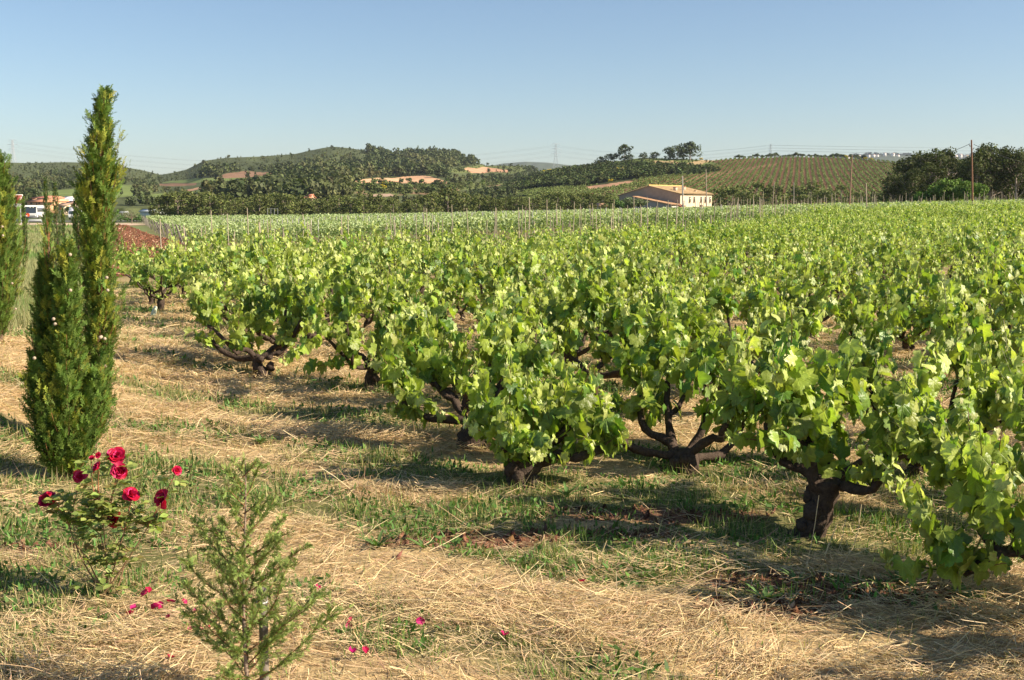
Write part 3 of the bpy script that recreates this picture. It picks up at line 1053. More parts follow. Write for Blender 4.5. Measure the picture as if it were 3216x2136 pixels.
p1 = plume(21, 143, 835, .05, [(0, .05), (.3, .115), (.6, .095), (.85, .055), (1, .01)], nbr=170, per=34, z0=.06)
p2 = plume(22, 212, 800, -.05, [(0, .05), (.25, .105), (.5, .095), (.8, .055), (1, .01)], nbr=180, per=34, gold=.16, z0=.06)
p3 = plume(23, 300, 1190, .08, [(0, .06), (.4, .11), (.75, .09), (1, .03)], nbr=100, per=30, z0=.06)
p4 = plume(24, 110, 1130, -.02, [(0, .05), (.5, .09), (1, .02)], nbr=80, per=28, z0=.06)
p5 = plume(25, 148, 692, .05, [(0, .004), (.78, .012), (.80, .05), (.9, .035), (1, .008)], nbr=26, per=7, z0=1.25, spray=.05)
root = empty('cypress_tree', (bx2, by2, bz2))
for p in (p1, p2, p3, p4, p5): p[0].build('stem', M_BARK, root, smoothf=True)
merge(*[p[1] for p in (p1, p2, p3, p4, p5)]).build('crown', M_CYP, root)
for k, (u, v) in enumerate(((168, 1002), (173, 1018), (220, 800), (221, 912), (315, 1060), (108, 1125))): cone_mesh(rel(u, v, by2, bx2, bz2, -.13), .015, root, k)
tag(root, 'lower bushy cypress with several plumes in front of the tallest one', 'tree')
# left one
bx3 = float(P(8, 1200, 11.6)[0]); by3 = 11.6; bz3 = float(Gd(bx3, by3))
h3 = 1.9 + (640 - 478) / F * 11.6 - bz3 - .12
geoC = cypress_geo(31, h3, [(0, .02), (.2, .10), (.35, .18), (.9, .22), (1.4, .15), (1.8, .10), (h3 - .2, .08), (h3, .02)], nbr=260, per=34, z0=.25, stemr=.035, spray=.075, axis=lambda z: (.03 * z, 0))
cypress(bx3, by3, 'cypress with bare trunk foot cut off by the left edge', geoC, [rel(u, v, by3, bx3, bz3, -.2) for u, v in ((7, 712), (9, 740), (38, 890), (49, 970))])
# farther ones of the row
for k, (u, vt, y, w, lab) in enumerate(((142, 562, 52, .30, 'narrow dark cypress far back between the two near ones, left of a pair'),
                                        (172, 578, 60, .36, 'narrow dark cypress far back, right of a pair behind the near ones'),
                                        (72, 620, 64, .2, 'small thin cypress far back beside the brown sign'),
                                        (196, 655, 80, .25, 'tiny cypress by the roadside in front of the tan house'),
                                        (240, 610, 34, .30, 'dark cypress just behind the tallest one, showing at its left side'))):
    p = P(u, vt, y); x = float(p[0]); z = float(G(x, y)); h = float(p[2]) - z
    w *= .72; geo = cypress_geo(50 + k, h, [(0, w * .6), (.4 * h, w), (.8 * h, w * .6), (h, .02)], nbr=90, per=26, spray=.11, gold=.04, base=(.075, .125, .035), stemr=.05)
    cypress(x, y, lab, geo)

# young cypress in the foreground, open and sparse
def young_cypress():
    x, y = float(P(782, 2160, 3.95)[0]), 3.95
    root = empty('young_cypress', (x, y, float(Gd(x, y))))
    g = np.random.default_rng(77); T, Lf = Geo(), Geo()
    h = float(P(770, 1440, y)[2]) - root.location.z
    hz = np.linspace(-.03, h, 12)
    st = np.stack([-.012 * np.sin(hz * 5), .0 * hz, hz], -1)
    T.tube(st, np.linspace(.010, .0018, 12), (.27, .20, .15), 6, .06, 1)
    PP, DD, SS, CC = [], [], [], []
    for b in range(50):
        u = b / 50; z = .08 + (h - .10) * u ** 1.0
        ln = (.40 * (1 - u) ** .85 + .045) * g.uniform(.6, 1.12)
        a = b * 2.4 + g.normal(0, .3)
        if abs(math.sin(a)) > .8: ln *= .8
        d = unit(np.array([math.cos(a), math.sin(a), g.uniform(.45, .95)]))
        s = np.array([0, 0, z]); pts = [s]
        for q in range(7):
            d = unit(d + g.normal(0, .08, 3) + np.array([0, 0, .06])); pts.append(pts[-1] + d * ln / 7)
        bp = np.array(pts); T.tube(bp, np.linspace(.0032, .001, 8), (.26, .14, .075), 4, cap=False)
        subs = [(bp, 1.0)]
        for q in range(int(ln / .035)):
            i = int(g.integers(1, 7)); dd = unit(unit(bp[i] - bp[i - 1]) + g.normal(0, .55, 3) + np.array([0, 0, .2]))
            l2 = g.uniform(.04, .10) * (1.2 - u)
            sp_ = bp[i] + dd * np.linspace(0, l2, 4)[:, None]; T.tube(sp_, .0009, (.28, .18, .08), 3, cap=False); subs.append((sp_, .8))
        for (s_, kk) in subs:
            L_ = np.linalg.norm(s_[-1] - s_[0]); m = int(L_ / .0048) + 3
            f = .12 + .88 * g.random(m); k = np.minimum((f * (len(s_) - 1)).astype(int), len(s_) - 2); fr = (f * (len(s_) - 1) - k)[:, None]
            p = s_[k] * (1 - fr) + s_[k + 1] * fr; dd = unit(unit(s_[k + 1] - s_[k]) + g.normal(0, .55, (m, 3)))
            PP.append(p); DD.append(dd); SS.append(g.uniform(.014, .031, m)); CC.append(jit((.22, .29, .075), m, .22, g))
    PP = np.concatenate(PP); DD = np.concatenate(DD); SS = np.concatenate(SS); CC = np.concatenate(CC)
    Lf.inst(SPV * [1, 1, 1], SPF, frames(DD, g.normal(0, 1, (len(PP), 3))) * SS[:, None, None], PP, CC)
    T.build('trunk', M_BARK, root, smoothf=True); Lf.build('crown', M_CYP, root)
    tag(root, 'small sparse young cypress growing in the straw at the lower left', 'tree')
    # grey support post with wire tie behind it
    px, py = x + .035, y + .10
    top = float(P(800, 1850, py)[2])
    r2 = empty('support_post', (px, py, float(Gd(px, py))))
    s = Geo(); hh = top - r2.location.z
    s.tube(np.array([[0, 0, -.05], [.002, 0, hh * .5], [.004, 0, hh]]), [.019, .018, .017], (.20, .17, .14), 9, .04, 3)
    s.build('post', M_WOOD, r2)
    s = Geo(); a = np.linspace(0, 2 * PI, 17)
    s.tube(np.stack([.021 * np.cos(a), .021 * np.sin(a), np.full(17, hh - .05)], -1), .0018, (.75, .82, .82), 4, cap=False)
    s.build('tie', M_METAL, r2)
    tag(r2, 'short grey wooden post with a pale tie behind the young cypress', 'post')


young_cypress()


# ------------------------------------------------------------------ rose bush
def rose_bush():
    x0, y0 = float(P(340, 1893, 5.15)[0]), 5.15
    z0 = float(Gd(x0, y0))
    root = empty('rose_bush', (x0, y0, z0))
    g = np.random.default_rng(5); S, Lf = Geo(), Geo()
    blooms = [(148, 1580, .043), (412, 1556, .038), (519, 1561, .038), (365, 1623, .038), (372, 1432, .040), (375, 1480, .036), (330, 1458, .030), (248, 1498, .030), (556, 1475, .024), (310, 1553, .022), (316, 1425, .016), (292, 1438, .014), (172, 1540, .014)]
    LP, LO, LS = [], [], []

    def cane(p, q, r0, col_, bow=.04):
        mid = (p + q) / 2 + g.normal(0, bow, 3); t = np.linspace(0, 1, 9)[:, None]
        c = (1 - t) ** 2 * p + 2 * t * (1 - t) * mid + t ** 2 * q
        S.tube(c, np.linspace(r0, r0 * .55, 9), col_, 5); return c
    def leaves(c, n, lo=.25):
        for k in range(n):
            f = lo + (1 - lo) * g.random(); i = min(int(f * 8), 7); p = c[i] + (c[i + 1] - c[i]) * (f * 8 - i)
            a = g.uniform(0, 6.28); o = unit(np.array([math.cos(a), math.sin(a), g.uniform(-.2, .6)]))
            L_ = g.uniform(.04, .075)
            S.tube(np.array([p, p + o * L_]), .0009, (.25, .2, .08), 3, cap=False)
            side = unit(np.cross(o, [0, 0, 1]))
            for s_, f2 in ((0, 1.0), (1, .75), (-1, .75), (1, .4), (-1, .4)):
                if g.random() < .15: continue
                LP.append(p + o * L_ * f2); LO.append(unit(o + side * s_ * 1.1) if s_ else o); LS.append(g.uniform(.026, .042))
    base = np.zeros(3)
    forks = []
    for k, (u, v) in enumerate(((255, 1700), (300, 1690), (390, 1745), (400, 1660), (330, 1640), (215, 1650), (470, 1650))):
        q = np.array(rel(u, v, y0, x0, z0)) + np.array([0, g.normal(0, .07), 0])
        c = cane(base + np.append(g.normal(0, .02, 2), 0), q, .0048, (.22, .13, .07), .03); forks.append(q); leaves(c, 4, .5)
    rp = []
    for (u, v, r) in blooms:
        q = np.array(rel(u, v, y0, x0, z0)); q[1] = g.normal(-.03, .03); rp.append((q, r))
        f = min(forks, key=lambda w: np.linalg.norm(w - q) + 3 * max(0, w[2] - q[2] + .05))
        c = cane(f, q - np.array([0, 0, r * .5]), .0030, (.30, .12, .06), .03); leaves(c, 6, .1)
    for k in range(16):
        f = forks[int(g.integers(0, 7))]; q = f + np.array([g.normal(0, .12), g.normal(0, .08), g.uniform(.05, .24)])
        q[0] = np.clip(q[0], -.34, .36)
        c = cane(f, q, .0024, (.24, .20, .07), .03); leaves(c, 6, .15)
    for k in range(10):
        q = np.append(g.normal(0, .12, 2), g.uniform(.04, .2)); c = cane(base, q, .002, (.25, .2, .1), .04); leaves(c, 1, .4)
    LP = np.array(LP); LO = np.array(LO); LS = np.array(LS); n = len(LP)
    tv = np.array([[0, 0, 0], [.26, .3, .05], [.30, .6, .04], [0, 1, -.06], [-.30, .6, .04], [-.26, .3, .05], [0, .5, -.03]])
    tf = np.array([[0, 1, 6], [1, 2, 6], [2, 3, 6], [3, 4, 6], [4, 5, 6], [5, 0, 6]])
    C = jit((.24, .30, .075), n, .25, g); m = g.random(n) < .15; C[m] = jit((.24, .18, .06), m.sum(), .2, g)
    Lf.inst(tv, tf, frames(LO, g.normal(0, .45, (n, 3)) + [0, 0, 1]) * (LS * 1.25)[:, None, None], LP, C)
    S.build('stems', M_STEM, root, smoothf=True); Lf.build('leaves', M_VFAR, root)
    # petals: a curved patch; a bloom is a whorl of them
    pu, pv = np.meshgrid(np.linspace(-1, 1, 5), np.linspace(0, 1, 5))
    for (q, r) in rp:
        m = Geo(); npet = 22 if r > .03 else (12 if r > .02 else 6)
        r *= .92; face = unit(np.array([g.normal(.15, .6), -.8 + g.normal(0, .4), g.uniform(-.3, .9)]))
        for k in range(npet):
            t = k / npet; a = k * 2.4 + g.normal(0, .2)
            openn = (.15 + 1.35 * t) * g.uniform(.7, 1.35)
            w = r * (.55 + .5 * t); l = r * (.8 + .5 * t) * g.uniform(.85, 1.1)
            X = pu * w * np.sin(np.pi * (pv * .75 + .14)) * 1.0
            bend = openn * (.35 + .65 * pv)
            Y = np.sin(bend) * l * pv; Z = np.cos(bend) * l * pv + np.abs(pu) ** 2 * .25 * w + g.normal(0, .03 * r, pu.shape) - .12 * l * pv ** 3 * t
            loc = np.stack([X, Y + .08 * r * t, Z], -1).reshape(-1, 3)
            ca, sa = math.cos(a), math.sin(a)
            loc = loc @ np.array([[ca, sa, 0], [-sa, ca, 0], [0, 0, 1]])
            zax = face; xax = unit(np.cross([0.1, 0, 1], zax)); yax = np.cross(zax, xax)
            W = loc @ np.stack([xax, yax, zax]) + q
            i = np.arange(4)[:, None] * 5; j = np.arange(4)[None]
            Fc = np.stack([i + j, i + j + 1, i + 6 + j, i + 5 + j], -1).reshape(-1, 4)
            base_c = np.array([.50, .010, .075]) if g.random() < .6 else np.array([.42, .006, .03])
            if g.random() < .2: base_c = np.array([.78, .05, .22])
            m.add(W, Fc, base_c * g.uniform(.75, 1.2))
        m.build('rose', M_PETAL, root, smoothf=True)
    tag(root, 'rose bush with dark red blooms in front of the cypresses', 'rose bush')
    # fallen petals
    fl = [(460, 1877), (525, 1917), (512, 1940), (497, 1944), (480, 1952), (410, 1940), (403, 1972), (523, 1983), (608, 1965), (625, 2010), (640, 2013), (605, 2018), (540, 2107), (448, 1905), (1094, 2065 - 82), (1096, 2050 - 66), (1588, 2024), (1335, 1982), (1820, 1850), (995, 1876), (1110, 2095), (1150, 2092), (715, 1935), (661, 1716), (660, 2000), (585, 1930)]
    pm = []
    for s_ in range(3):
        g2 = np.random.default_rng(60 + s_); m = Geo()
        X = pu * .016 * np.sin(np.pi * (pv * .75 + .14)); Y = pv * .034; Z = .006 + .010 * pu ** 2 + .008 * pv ** 2 + g2.normal(0, .0015, pu.shape)
        i = np.arange(4)[:, None] * 5; j = np.arange(4)[None]
        m.add(np.stack([X, Y, Z], -1), np.stack([i + j, i + j + 1, i + 6 + j, i + 5 + j], -1).reshape(-1, 4), (.46, .01, .07 + .04 * s_))
        pm.append(m.build('fallen_petal', M_PETAL, smoothf=True))
    for k, (u, v) in enumerate(fl):
        y = CAMZ / math.tan(TH - math.atan((CY - v) / F)); x = float(P(u, v, y)[0])
        y = float(np.interp(0, [0, 1], [y, y]))
        o = pm[k] if k < 3 else pm[k % 3].copy()
        if k >= 3: col.objects.link(o)
        o.location = (x, y, float(Gd(x, y)) + .035); o.rotation_euler = (R.gauss(0, .35), R.gauss(0, .35), R.uniform(0, 6.28)); s = R.uniform(.8, 1.3); o.scale = (s, s, s)
        tag(o, 'fallen crimson rose petal lying on the straw', 'petal', 'fallen rose petals')


rose_bush()


# ------------------------------------------------------------------ single weeds and dry stems
def gpt(u, v):
    y = CAMZ / math.tan(TH - math.atan((CY - v) / F)); return float(P(u, v, y)[0]), y


def rosette(name, u, v, n, ln, wd, c, up, label, seed):
    x, y = gpt(u, v); g = np.random.default_rng(seed); m = Geo()
    root = tag(empty(name, (x, y, float(Gd(x, y)))), label, 'weed', 'single weeds in the straw')
    for k in range(n):
        a = k * 2.4 + g.normal(0, .3); L_ = ln * g.uniform(.6, 1.1); t = np.linspace(0, 1, 6)
        e = up * g.uniform(.6, 1.2)
        r = L_ * t * np.cos(e * (1 - .6 * t)); z = L_ * np.sin(e) * t - .25 * L_ * t ** 2
        w = wd * np.sin(np.pi * np.clip(t * .9 + .08, 0, 1)) * .5
        cx = np.stack([np.cos(a) * r, np.sin(a) * r, z + .005], -1); sd = np.array([-math.sin(a), math.cos(a), 0])
        V = np.concatenate([cx - sd * w[:, None] + [0, 0, .15 * wd], cx, cx + sd * w[:, None] + [0, 0, .15 * wd]])
        i = np.arange(5)
        Fc = np.concatenate([np.stack([i, i + 6, i + 7, i + 1], -1), np.stack([i + 6, i + 12, i + 13, i + 7], -1)])
        m.add(V, Fc, np.array(c) * g.uniform(.75, 1.25))
    m.build('leaves', M_GRASS, root, smoothf=True)


for k, (u, v, n, ln, wd, lab) in enumerate((
        (1185, 1722, 16, .13, .020, 'pale green rosette of long leaves at the left end of the bare earth patch'),
        (1330, 1728, 11, .11, .016, 'smaller tuft of lance leaves below the bare earth patch'),
        (2820, 1835, 14, .12, .018, 'dark green strap leaved tuft right of the dry stems'),
        (2770, 1850, 7, .11, .013, 'thin leaved tuft left of the strap leaved tuft'),
        (2400, 1905, 12, .12, .024, 'broad leaved weed in the straw at the lower right'),
        (1780, 1570, 9, .13, .022, 'upright broad leaved weed right of the centre stump'),
        (2500, 1830, 9, .11, .014, 'small spiky weed left of the dry stems'),
        (3010, 1810, 10, .12, .016, 'grassy tuft below the cut off vine at the right edge'),
        (820, 1400, 12, .12, .022, 'leafy weed in the straw near the left cypress clump'),
        (3030, 1890, 16, .10, .032, 'spreading round leaved weed near the lower right corner'))):
    rosette('weed_rosette', u, v, n, ln, wd, (.12, .20, .06), 1.0, lab, 500 + k)


def dry_stem(pts, label, r=.0022, cat='stem', c=(.66, .52, .30)):
    u0, v0 = pts[0]; x, y = gpt(u0, v0); z = float(Gd(x, y))
    W = []
    for (u, v, dy) in [(u0, v0, 0)] + list(pts[1:]):
        p = P(u, v, y + dy); W.append([p[0] - x, dy, p[2] - z])
    m = Geo(); m.tube(refine(np.array(W), 1), r, c, 5)
    o = m.build('dry_stem', M_STRAW); o.location = (x, y, z)
    tag(o, label, cat, 'tall dry stalks')


dry_stem([(2530, 1790), (2555, 1680, .02), (2572, 1556, .05)], 'tallest dry stalk standing in front of the thick dark stump')
dry_stem([(2583, 1770), (2605, 1710, .02), (2627, 1650, .04)], 'short leaning dry stalk right of the tallest stalk')
dry_stem([(2622, 1760), (2645, 1695, .0), (2656, 1627, .03)], 'thin curved dry stalk, third from the left', .0016)
dry_stem([(2637, 1788), (2692, 1698, .03), (2705, 1585, .08)], 'bent dry stalk, rightmost of the standing ones')
dry_stem([(1138, 1650), (1148, 1600, .0), (1158, 1560, .02)], 'single dry stalk in the weeds left of the centre', .0014)
dry_stem([(120, 1490), (60, 1455, .2), (0, 1425, .4)], 'long dry stalk lying on the bank below the left cypress', .003)

# pale scrap tied at the foot of the far left vine
x, y = float(P(478, 1000, 19.0)[0]), 19.0
m = Geo(); m.tube(np.array([[0, 0, 0], [.03, 0, .08], [.07, 0, .19]]), [.035, .045, .03], (.62, .68, .52), 8)
o = m.build('vine_guard', M_PAINT); o.location = (x, y, float(Gd(x, y))); tag(o, 'pale tilted plant guard under the leftmost bush vine', 'plant guard')


# ------------------------------------------------------------------ hills
def hill_fn(ridge, base, d0, d1, p):
    ru = [q[0] * 1.3621 for q in ridge]; rv = [q[1] * 1.3621 for q in ridge]
    def vr(U): return np.interp(U, ru, rv)
    def dist(U, V):
        f = np.clip((base - V) / (base - vr(U) + 1e-6), 0, 1)
        bump = 1 + .05 * (fbm(U * .006, f * 3, 12) - .5)
        return (d0 + (d1 - d0) * f ** p) * bump
    return vr, dist


def sc_(poly): return [(a * 1.3621, b * 1.3621) for a, b in poly]


def build_hill(name, ridge, base, d0, d1, p, u0, u1, nu, nv, colfn, back=1.5, drop=-12):
    vr, dist = hill_fn(ridge, base, d0, d1, p)
    us = np.linspace(u0, u1, nu); fs = np.linspace(0, 1, nv)
    U, Fv = np.meshgrid(us, fs)
    V = base + (vr(U) - base) * Fv
    D = dist(U, V)
    W = P(U, V, D)
    C = colfn(U, V)
    # front skirt and far side
    f0 = W[0].copy(); f0[:, 2] = drop
    rows = [f0[None], W]
    cr = [C[:1], C]
    last = W[-1]
    for k in range(1, 7):
        t = k / 6.0
        q = last.copy(); s = 1 + (back - 1) * t; q[:, :2] *= s; q[:, 2] = last[:, 2] * (1 - t ** 1.6) + drop * t ** 1.6
        rows.append(q[None]); cr.append(C[-1:])
    W = np.concatenate(rows); C = np.concatenate(cr)
    ny, nx = W.shape[:2]
    i = np.arange(ny - 1)[:, None] * nx; j = np.arange(nx - 1)[None]
    Fc = np.stack([i + j, i + j + 1, i + nx + j + 1, i + nx + j], -1).reshape(-1, 4)
    g = Geo(); g.add(W, Fc, C.reshape(-1, 3)); o = g.build(name, M_HILL, smoothf=True)
    tag(o, kind='structure')
    return vr, dist


# ---- wooded hills on the left and in the middle
RID_B = [(-400, 392), (-100, 376), (0, 374), (60, 376), (150, 374), (200, 375), (270, 382), (330, 393), (370, 403), (400, 398), (430, 391), (470, 371), (520, 364), (600, 361), (680, 355), (740, 342), (765, 338), (800, 341), (850, 348), (900, 356), (930, 358), (980, 352), (1040, 356), (1080, 370), (1120, 382), (1190, 383), (1230, 390), (1260, 408), (1320, 420), (1400, 432), (1600, 445), (1800, 470)]
ZB = dict(
    field1=sc_([(80, 444), (185, 434), (276, 426), (315, 427), (305, 452), (268, 456), (87, 454)]),
    field2=sc_([(368, 421), (453, 411), (570, 409), (624, 406), (567, 415), (498, 419), (443, 422)]),
    soil1=sc_([(503, 409), (517, 401), (567, 394), (605, 398), (647, 395), (629, 401), (624, 406), (567, 410), (517, 411)]),
    soil2=sc_([(368, 424), (453, 422), (453, 427), (400, 430), (368, 428)]),
    soil3=sc_([(418, 440), (465, 431), (468, 435), (433, 442)]),
    field3=sc_([(306, 451), (413, 443), (465, 439), (465, 446), (433, 455), (306, 455)]),
    cut=sc_([(818, 416), (845, 412), (875, 410), (907, 411), (940, 407), (971, 404), (996, 408), (1015, 414), (1036, 421), (1031, 424), (822, 422)]),
    slope=sc_([(812, 424), (1031, 425), (1131, 420), (1180, 424), (1056, 440), (982, 449), (837, 452), (800, 440)]),
    ridge=sc_([(1110, 380), (1190, 380), (1212, 392), (1180, 400), (1031, 398), (1040, 390)]),
    cut2=sc_([(1070, 390), (1080, 386), (1100, 389), (1112, 385), (1140, 388), (1178, 393), (1168, 398), (1140, 396), (1110, 400), (1088, 399)]),
    bare=sc_([(840, 449), (900, 446), (910, 452), (850, 455)]),
)
ZCOL = dict(field1=(.15, .19, .06), field2=(.15, .19, .06), field3=(.15, .19, .06), soil1=(.24, .145, .09), soil2=(.22, .13, .08), soil3=(.42, .25, .15), cut=(.60, .36, .21), slope=(.13, .15, .05), ridge=(.13, .15, .05), cut2=(.48, .27, .16), bare=(.38, .27, .19))


def col_B(U, V):
    n = fbm(U * .02, V * .05, 14)[..., None]
    c = np.array([.085, .10, .042]) * (.6 + .8 * n)
    c = np.broadcast_to(c, U.shape + (3,)).copy()
    for k, poly in ZB.items():
        wob = 3.0 * (fbm(U * .05, V * .05, 19) - .5)
        m = inpoly(U + wob, V + wob, poly)
        cc = np.array(ZCOL[k])
        if k in ('cut', 'cut2', 'soil1', 'soil3'):
            st = .78 + .5 * fbm(U[m] * .11, V[m] * .9, 24)
            c[m] = cc * st[..., None]
        elif k == 'slope':
            q = fbm(U[m] * .03, V[m] * .12, 71)[..., None]
            c[m] = cc * (.75 + .5 * n[m]) * (q < .62) + np.array([.30, .20, .11]) * (q >= .62)
        else: c[m] = cc * (.85 + .3 * n[m])
    return np.clip(c, .01, .9)


vrB, distB = build_hill('wooded_hills', RID_B, 655, 430, 1350, 1.5, -600, 2400, 700, 150, col_B)

# ---- vineyard hill on the right
RID_A = [(1080, 470), (1130, 452), (1180, 428), (1240, 407), (1290, 396), (1365, 388), (1400, 376), (1440, 369), (1480, 364), (1560, 366), (1640, 370), (1700, 366), (1800, 363), (1900, 363), (1960, 366), (2030, 372), (2100, 380), (2200, 392), (2361, 405), (2600, 430), (2900, 440)]
SCRUB = sc_([(1100, 470), (1130, 452), (1180, 427), (1240, 406), (1290, 395), (1370, 387), (1400, 382), (1475, 384), (1590, 388), (1660, 395), (1610, 402), (1540, 404), (1480, 412), (1420, 422), (1350, 430), (1300, 431), (1230, 437), (1180, 444)])
SUMMIT = sc_([(1365, 388), (1400, 374), (1480, 360), (1700, 362), (1640, 372), (1660, 378), (1600, 384), (1480, 378), (1400, 384)])
PATH = sc_([(1250, 466), (1380, 444), (1470, 430), (1560, 414), (1650, 398), (1740, 384), (1790, 376), (1795, 380), (1720, 394), (1640, 408), (1560, 424), (1450, 442), (1330, 464)])
CUTA = sc_([(1345, 432), (1400, 424), (1450, 417), (1470, 419), (1420, 430), (1360, 439)])
TOPSOIL = sc_([(1530, 389), (1600, 386), (1650, 390), (1625, 396), (1560, 397)])


def col_A(U, V):
    n = fbm(U * .012, V * .05, 31)[..., None]
    c = np.array([.145, .078, .042]) * (.75 + .5 * n)
    m = inpoly(U, V, SCRUB); c[m] = np.array([.055, .065, .025]) * (.6 + .8 * n[m])
    m = inpoly(U, V, SUMMIT); q = n[m]; c[m] = np.where(q > .52, np.array([.34, .25, .13]), np.array([.12, .15, .045])) * (.8 + .4 * q)
    m = inpoly(U, V, PATH); c[m] = np.array([.22, .125, .07]) * (.8 + .4 * n[m])
    m = inpoly(U, V, CUTA); c[m] = np.array([.42, .25, .15]) * (.5 + n[m])
    m = inpoly(U, V, TOPSOIL); c[m] = np.array([.40, .22, .12]) * (.8 + .4 * n[m])
    return np.clip(c, .01, .9)


vrA, distA = build_hill('vineyard_hill', RID_A, 652, 345, 700, 1.25, 1440, 3900, 560, 130, col_A)

# ---- blue hills far away
FARC = [(1050, 392), (1120, 384), (1160, 377), (1210, 373), (1260, 375), (1330, 383), (1400, 386), (1600, 392)]
build_hill('far_ridge', FARC, 620, 3000, 5200, 1, 1400, 2300, 160, 20, lambda U, V: np.clip(np.array([.07, .085, .045]) * (.6 + .8 * fbm(U * .05, V * .2, 2))[..., None], 0, 1), drop=-30)
FARD = [(1750, 372), (1800, 358), (1830, 360), (1900, 366), (1960, 361), (2010, 357), (2060, 358), (2120, 360), (2200, 361), (2260, 360), (2361, 366), (2500, 372), (2800, 380)]
build_hill('town_hill', FARD, 620, 3300, 4600, 1, 2250, 3900, 260, 24, lambda U, V: np.clip(np.array([.065, .08, .045]) * (.6 + .8 * fbm(U * .05, V * .2, 2))[..., None], 0, 1), drop=-30)


# ------------------------------------------------------------------ trees
def crown_cards(g, c, rad, n, size, base, G_=rng, flat=.75, trans=None, shell=.45):
    """leaf-sized faces through the volume of one clump"""
    d = unit(G_.normal(0, 1, (n, 3)))
    r = (shell + (1 - shell) * G_.random(n)) ** .6
    p = np.asarray(c) + d * r[:, None] * np.asarray(rad)
    nn = d * np.array([1, 1, 1.2]) + G_.normal(0, .55, (n, 3)) + np.array([0, 0, .3])
    yy = G_.normal(0, 1, (n, 3)) + np.array([0, 0, .5])
    Mx = frames(yy, nn) * (size * G_.uniform(.55, 1.35, n))[:, None, None]
    g.inst(CARDV, CARDF, Mx, p, jit(base, n, .24, G_))


CARDV = np.array([[0, -.5, 0], [.42, -.12, .08], [.22, .42, -.03], [-.2, .5, .06], [-.45, .02, 0]])
CARDF = np.array([[0, 1, 2, 3, 4]])


def pine_geo(seed, h, w, n=700, size=.32, base=(.12, .14, .042), nclump=22, bare=.28, trunkc=(.26, .21, .17), lean=0):
    g = np.random.default_rng(seed); T, Cw = Geo(), Geo()
    tp = np.array([[0, 0, -.3], [lean * .3 * h, g.normal(0, .02) * h, h * .35], [lean * .7 * h, g.normal(0, .02) * h, h * .7], [lean * h, 0, h * .93]])
    tp = refine(tp, 1)
    T.tube(tp, np.linspace(h * .022, h * .006, len(tp)), trunkc, 6, .05, seed)
    for k in range(nclump):
        t = g.random() ** .8
        z = h * (bare + (1 - bare) * t)
        rr = w * .5 * math.sin(PI * min(1, .22 + .78 * (1 - t) ** .8) * .62 + .3) * g.uniform(.3, 1.0)
        if t > .9: rr *= .3
        a = g.uniform(0, 6.28)
        c = np.array([lean * z + math.cos(a) * rr, math.sin(a) * rr, z - .08 * h * g.random()])
        i = min(int((c[2] / h) * (len(tp) - 1)), len(tp) - 2)
        st = tp[max(0, i - 1)]
        T.tube(np.array([st, (st + c) / 2 + [0, 0, -.03 * h], c]), [h * .008, h * .005, h * .002], trunkc, 4, cap=False)
        cr = w * g.uniform(.12, .24)
        crown_cards(Cw, c, (cr, cr, cr * .68), int(n / nclump), size, np.array(base) * g.uniform(.75, 1.3), g)
    return T, Cw


def tree_proto(name, geo, mat=None):
    root = empty(name); geo[0].build('trunk', M_BARK, root); geo[1].build('crown', mat or M_TREE, root)
    return root


# front belt of pines beyond the pale field: every tree a thing
belt = [tree_proto('pine_tree', pine_geo(600 + k, 7.0, 5.6 + .5 * (k % 3), n=900, size=.42, nclump=20, bare=.1)) for k in range(6)]
spots = []
hv = [(345, 440, 6), (372, 470, 6.2), (395, 432, 7), (420, 450, 6), (440, 437, 7)]
used_b = set()


def stand(pr, used, x, y, z, rz, s):
    if pr.name in used:
        return copy_tree(pr, (x, y, z), rz, s)
    used.add(pr.name); pr.location = (x, y, z); pr.rotation_euler = (0, 0, rz); pr.scale = (s,) * 3 if np.isscalar(s) else s
    return pr


TOPS = [(360, 462), (380, 440), (410, 428), (440, 436), (480, 430), (540, 444), (600, 440), (640, 434), (700, 440), (760, 442), (800, 436), (840, 434), (900, 444), (960, 452), (1000, 432), (1040, 422), (1080, 436), (1140, 444), (1200, 446), (1260, 436), (1300, 434), (1340, 434), (1400, 442), (1450, 455), (1500, 462)]
for k in range(120):
    U = (352 + (1440 - 352) * (k + R.random()) / 120) * 1.3621
    y = R.uniform(262, 330)
    vt = float(np.interp(U / 1.3621, [a for a, b in TOPS], [b for a, b in TOPS])) * 1.3621 + 8 + abs(R.gauss(0, 9)) + (6 if k % 3 else 0)
    p = P(U, vt, y); x = float(p[0]); z = float(G(x, y)) - .3
    s = max(.35, (float(p[2]) - z) / 6.9)
    o = stand(belt[k % 6], used_b, x, y, z, R.uniform(0, 6.28), (s * R.uniform(1.0, 1.35), s * R.uniform(1, 1.3), s))
    tag(o, 'bushy dark green pine in the belt of trees beyond the pale vine field', 'tree', 'pines beyond the trellised field')

# bushes and pines at the right of the farmhouse
for k, (u, vt, y, w) in enumerate(((1690, 425, 270, 1.5), (1745, 424, 285, 1.2), (1720, 440, 262, 1.3), (1790, 425, 280, 1.3), (1835, 428, 300, 1.2), (1870, 420, 270, 1.3), (1905, 438, 262, 1.2), (1940, 430, 290, 1.3), (1985, 440, 275, 1.2), (2020, 438, 262, 1.2), (1665, 440, 290, 1.1), (1760, 448, 255, 1.2), (1850, 446, 250, 1.3), (1960, 452, 248, 1.3), (2050, 440, 250, 1.2))):
    p = P(u * 1.3621, vt * 1.3621, y); x = float(p[0]); z = float(G(x, y)) - .3; s = (float(p[2]) - z) / 6.9
    o = stand(belt[k % 6], used_b, x, y, z, R.uniform(0, 6.28), (s * w, s * w, s))
    tag(o, 'dark rounded pine in the belt right of the farmhouse', 'tree', 'pines right of the farmhouse')

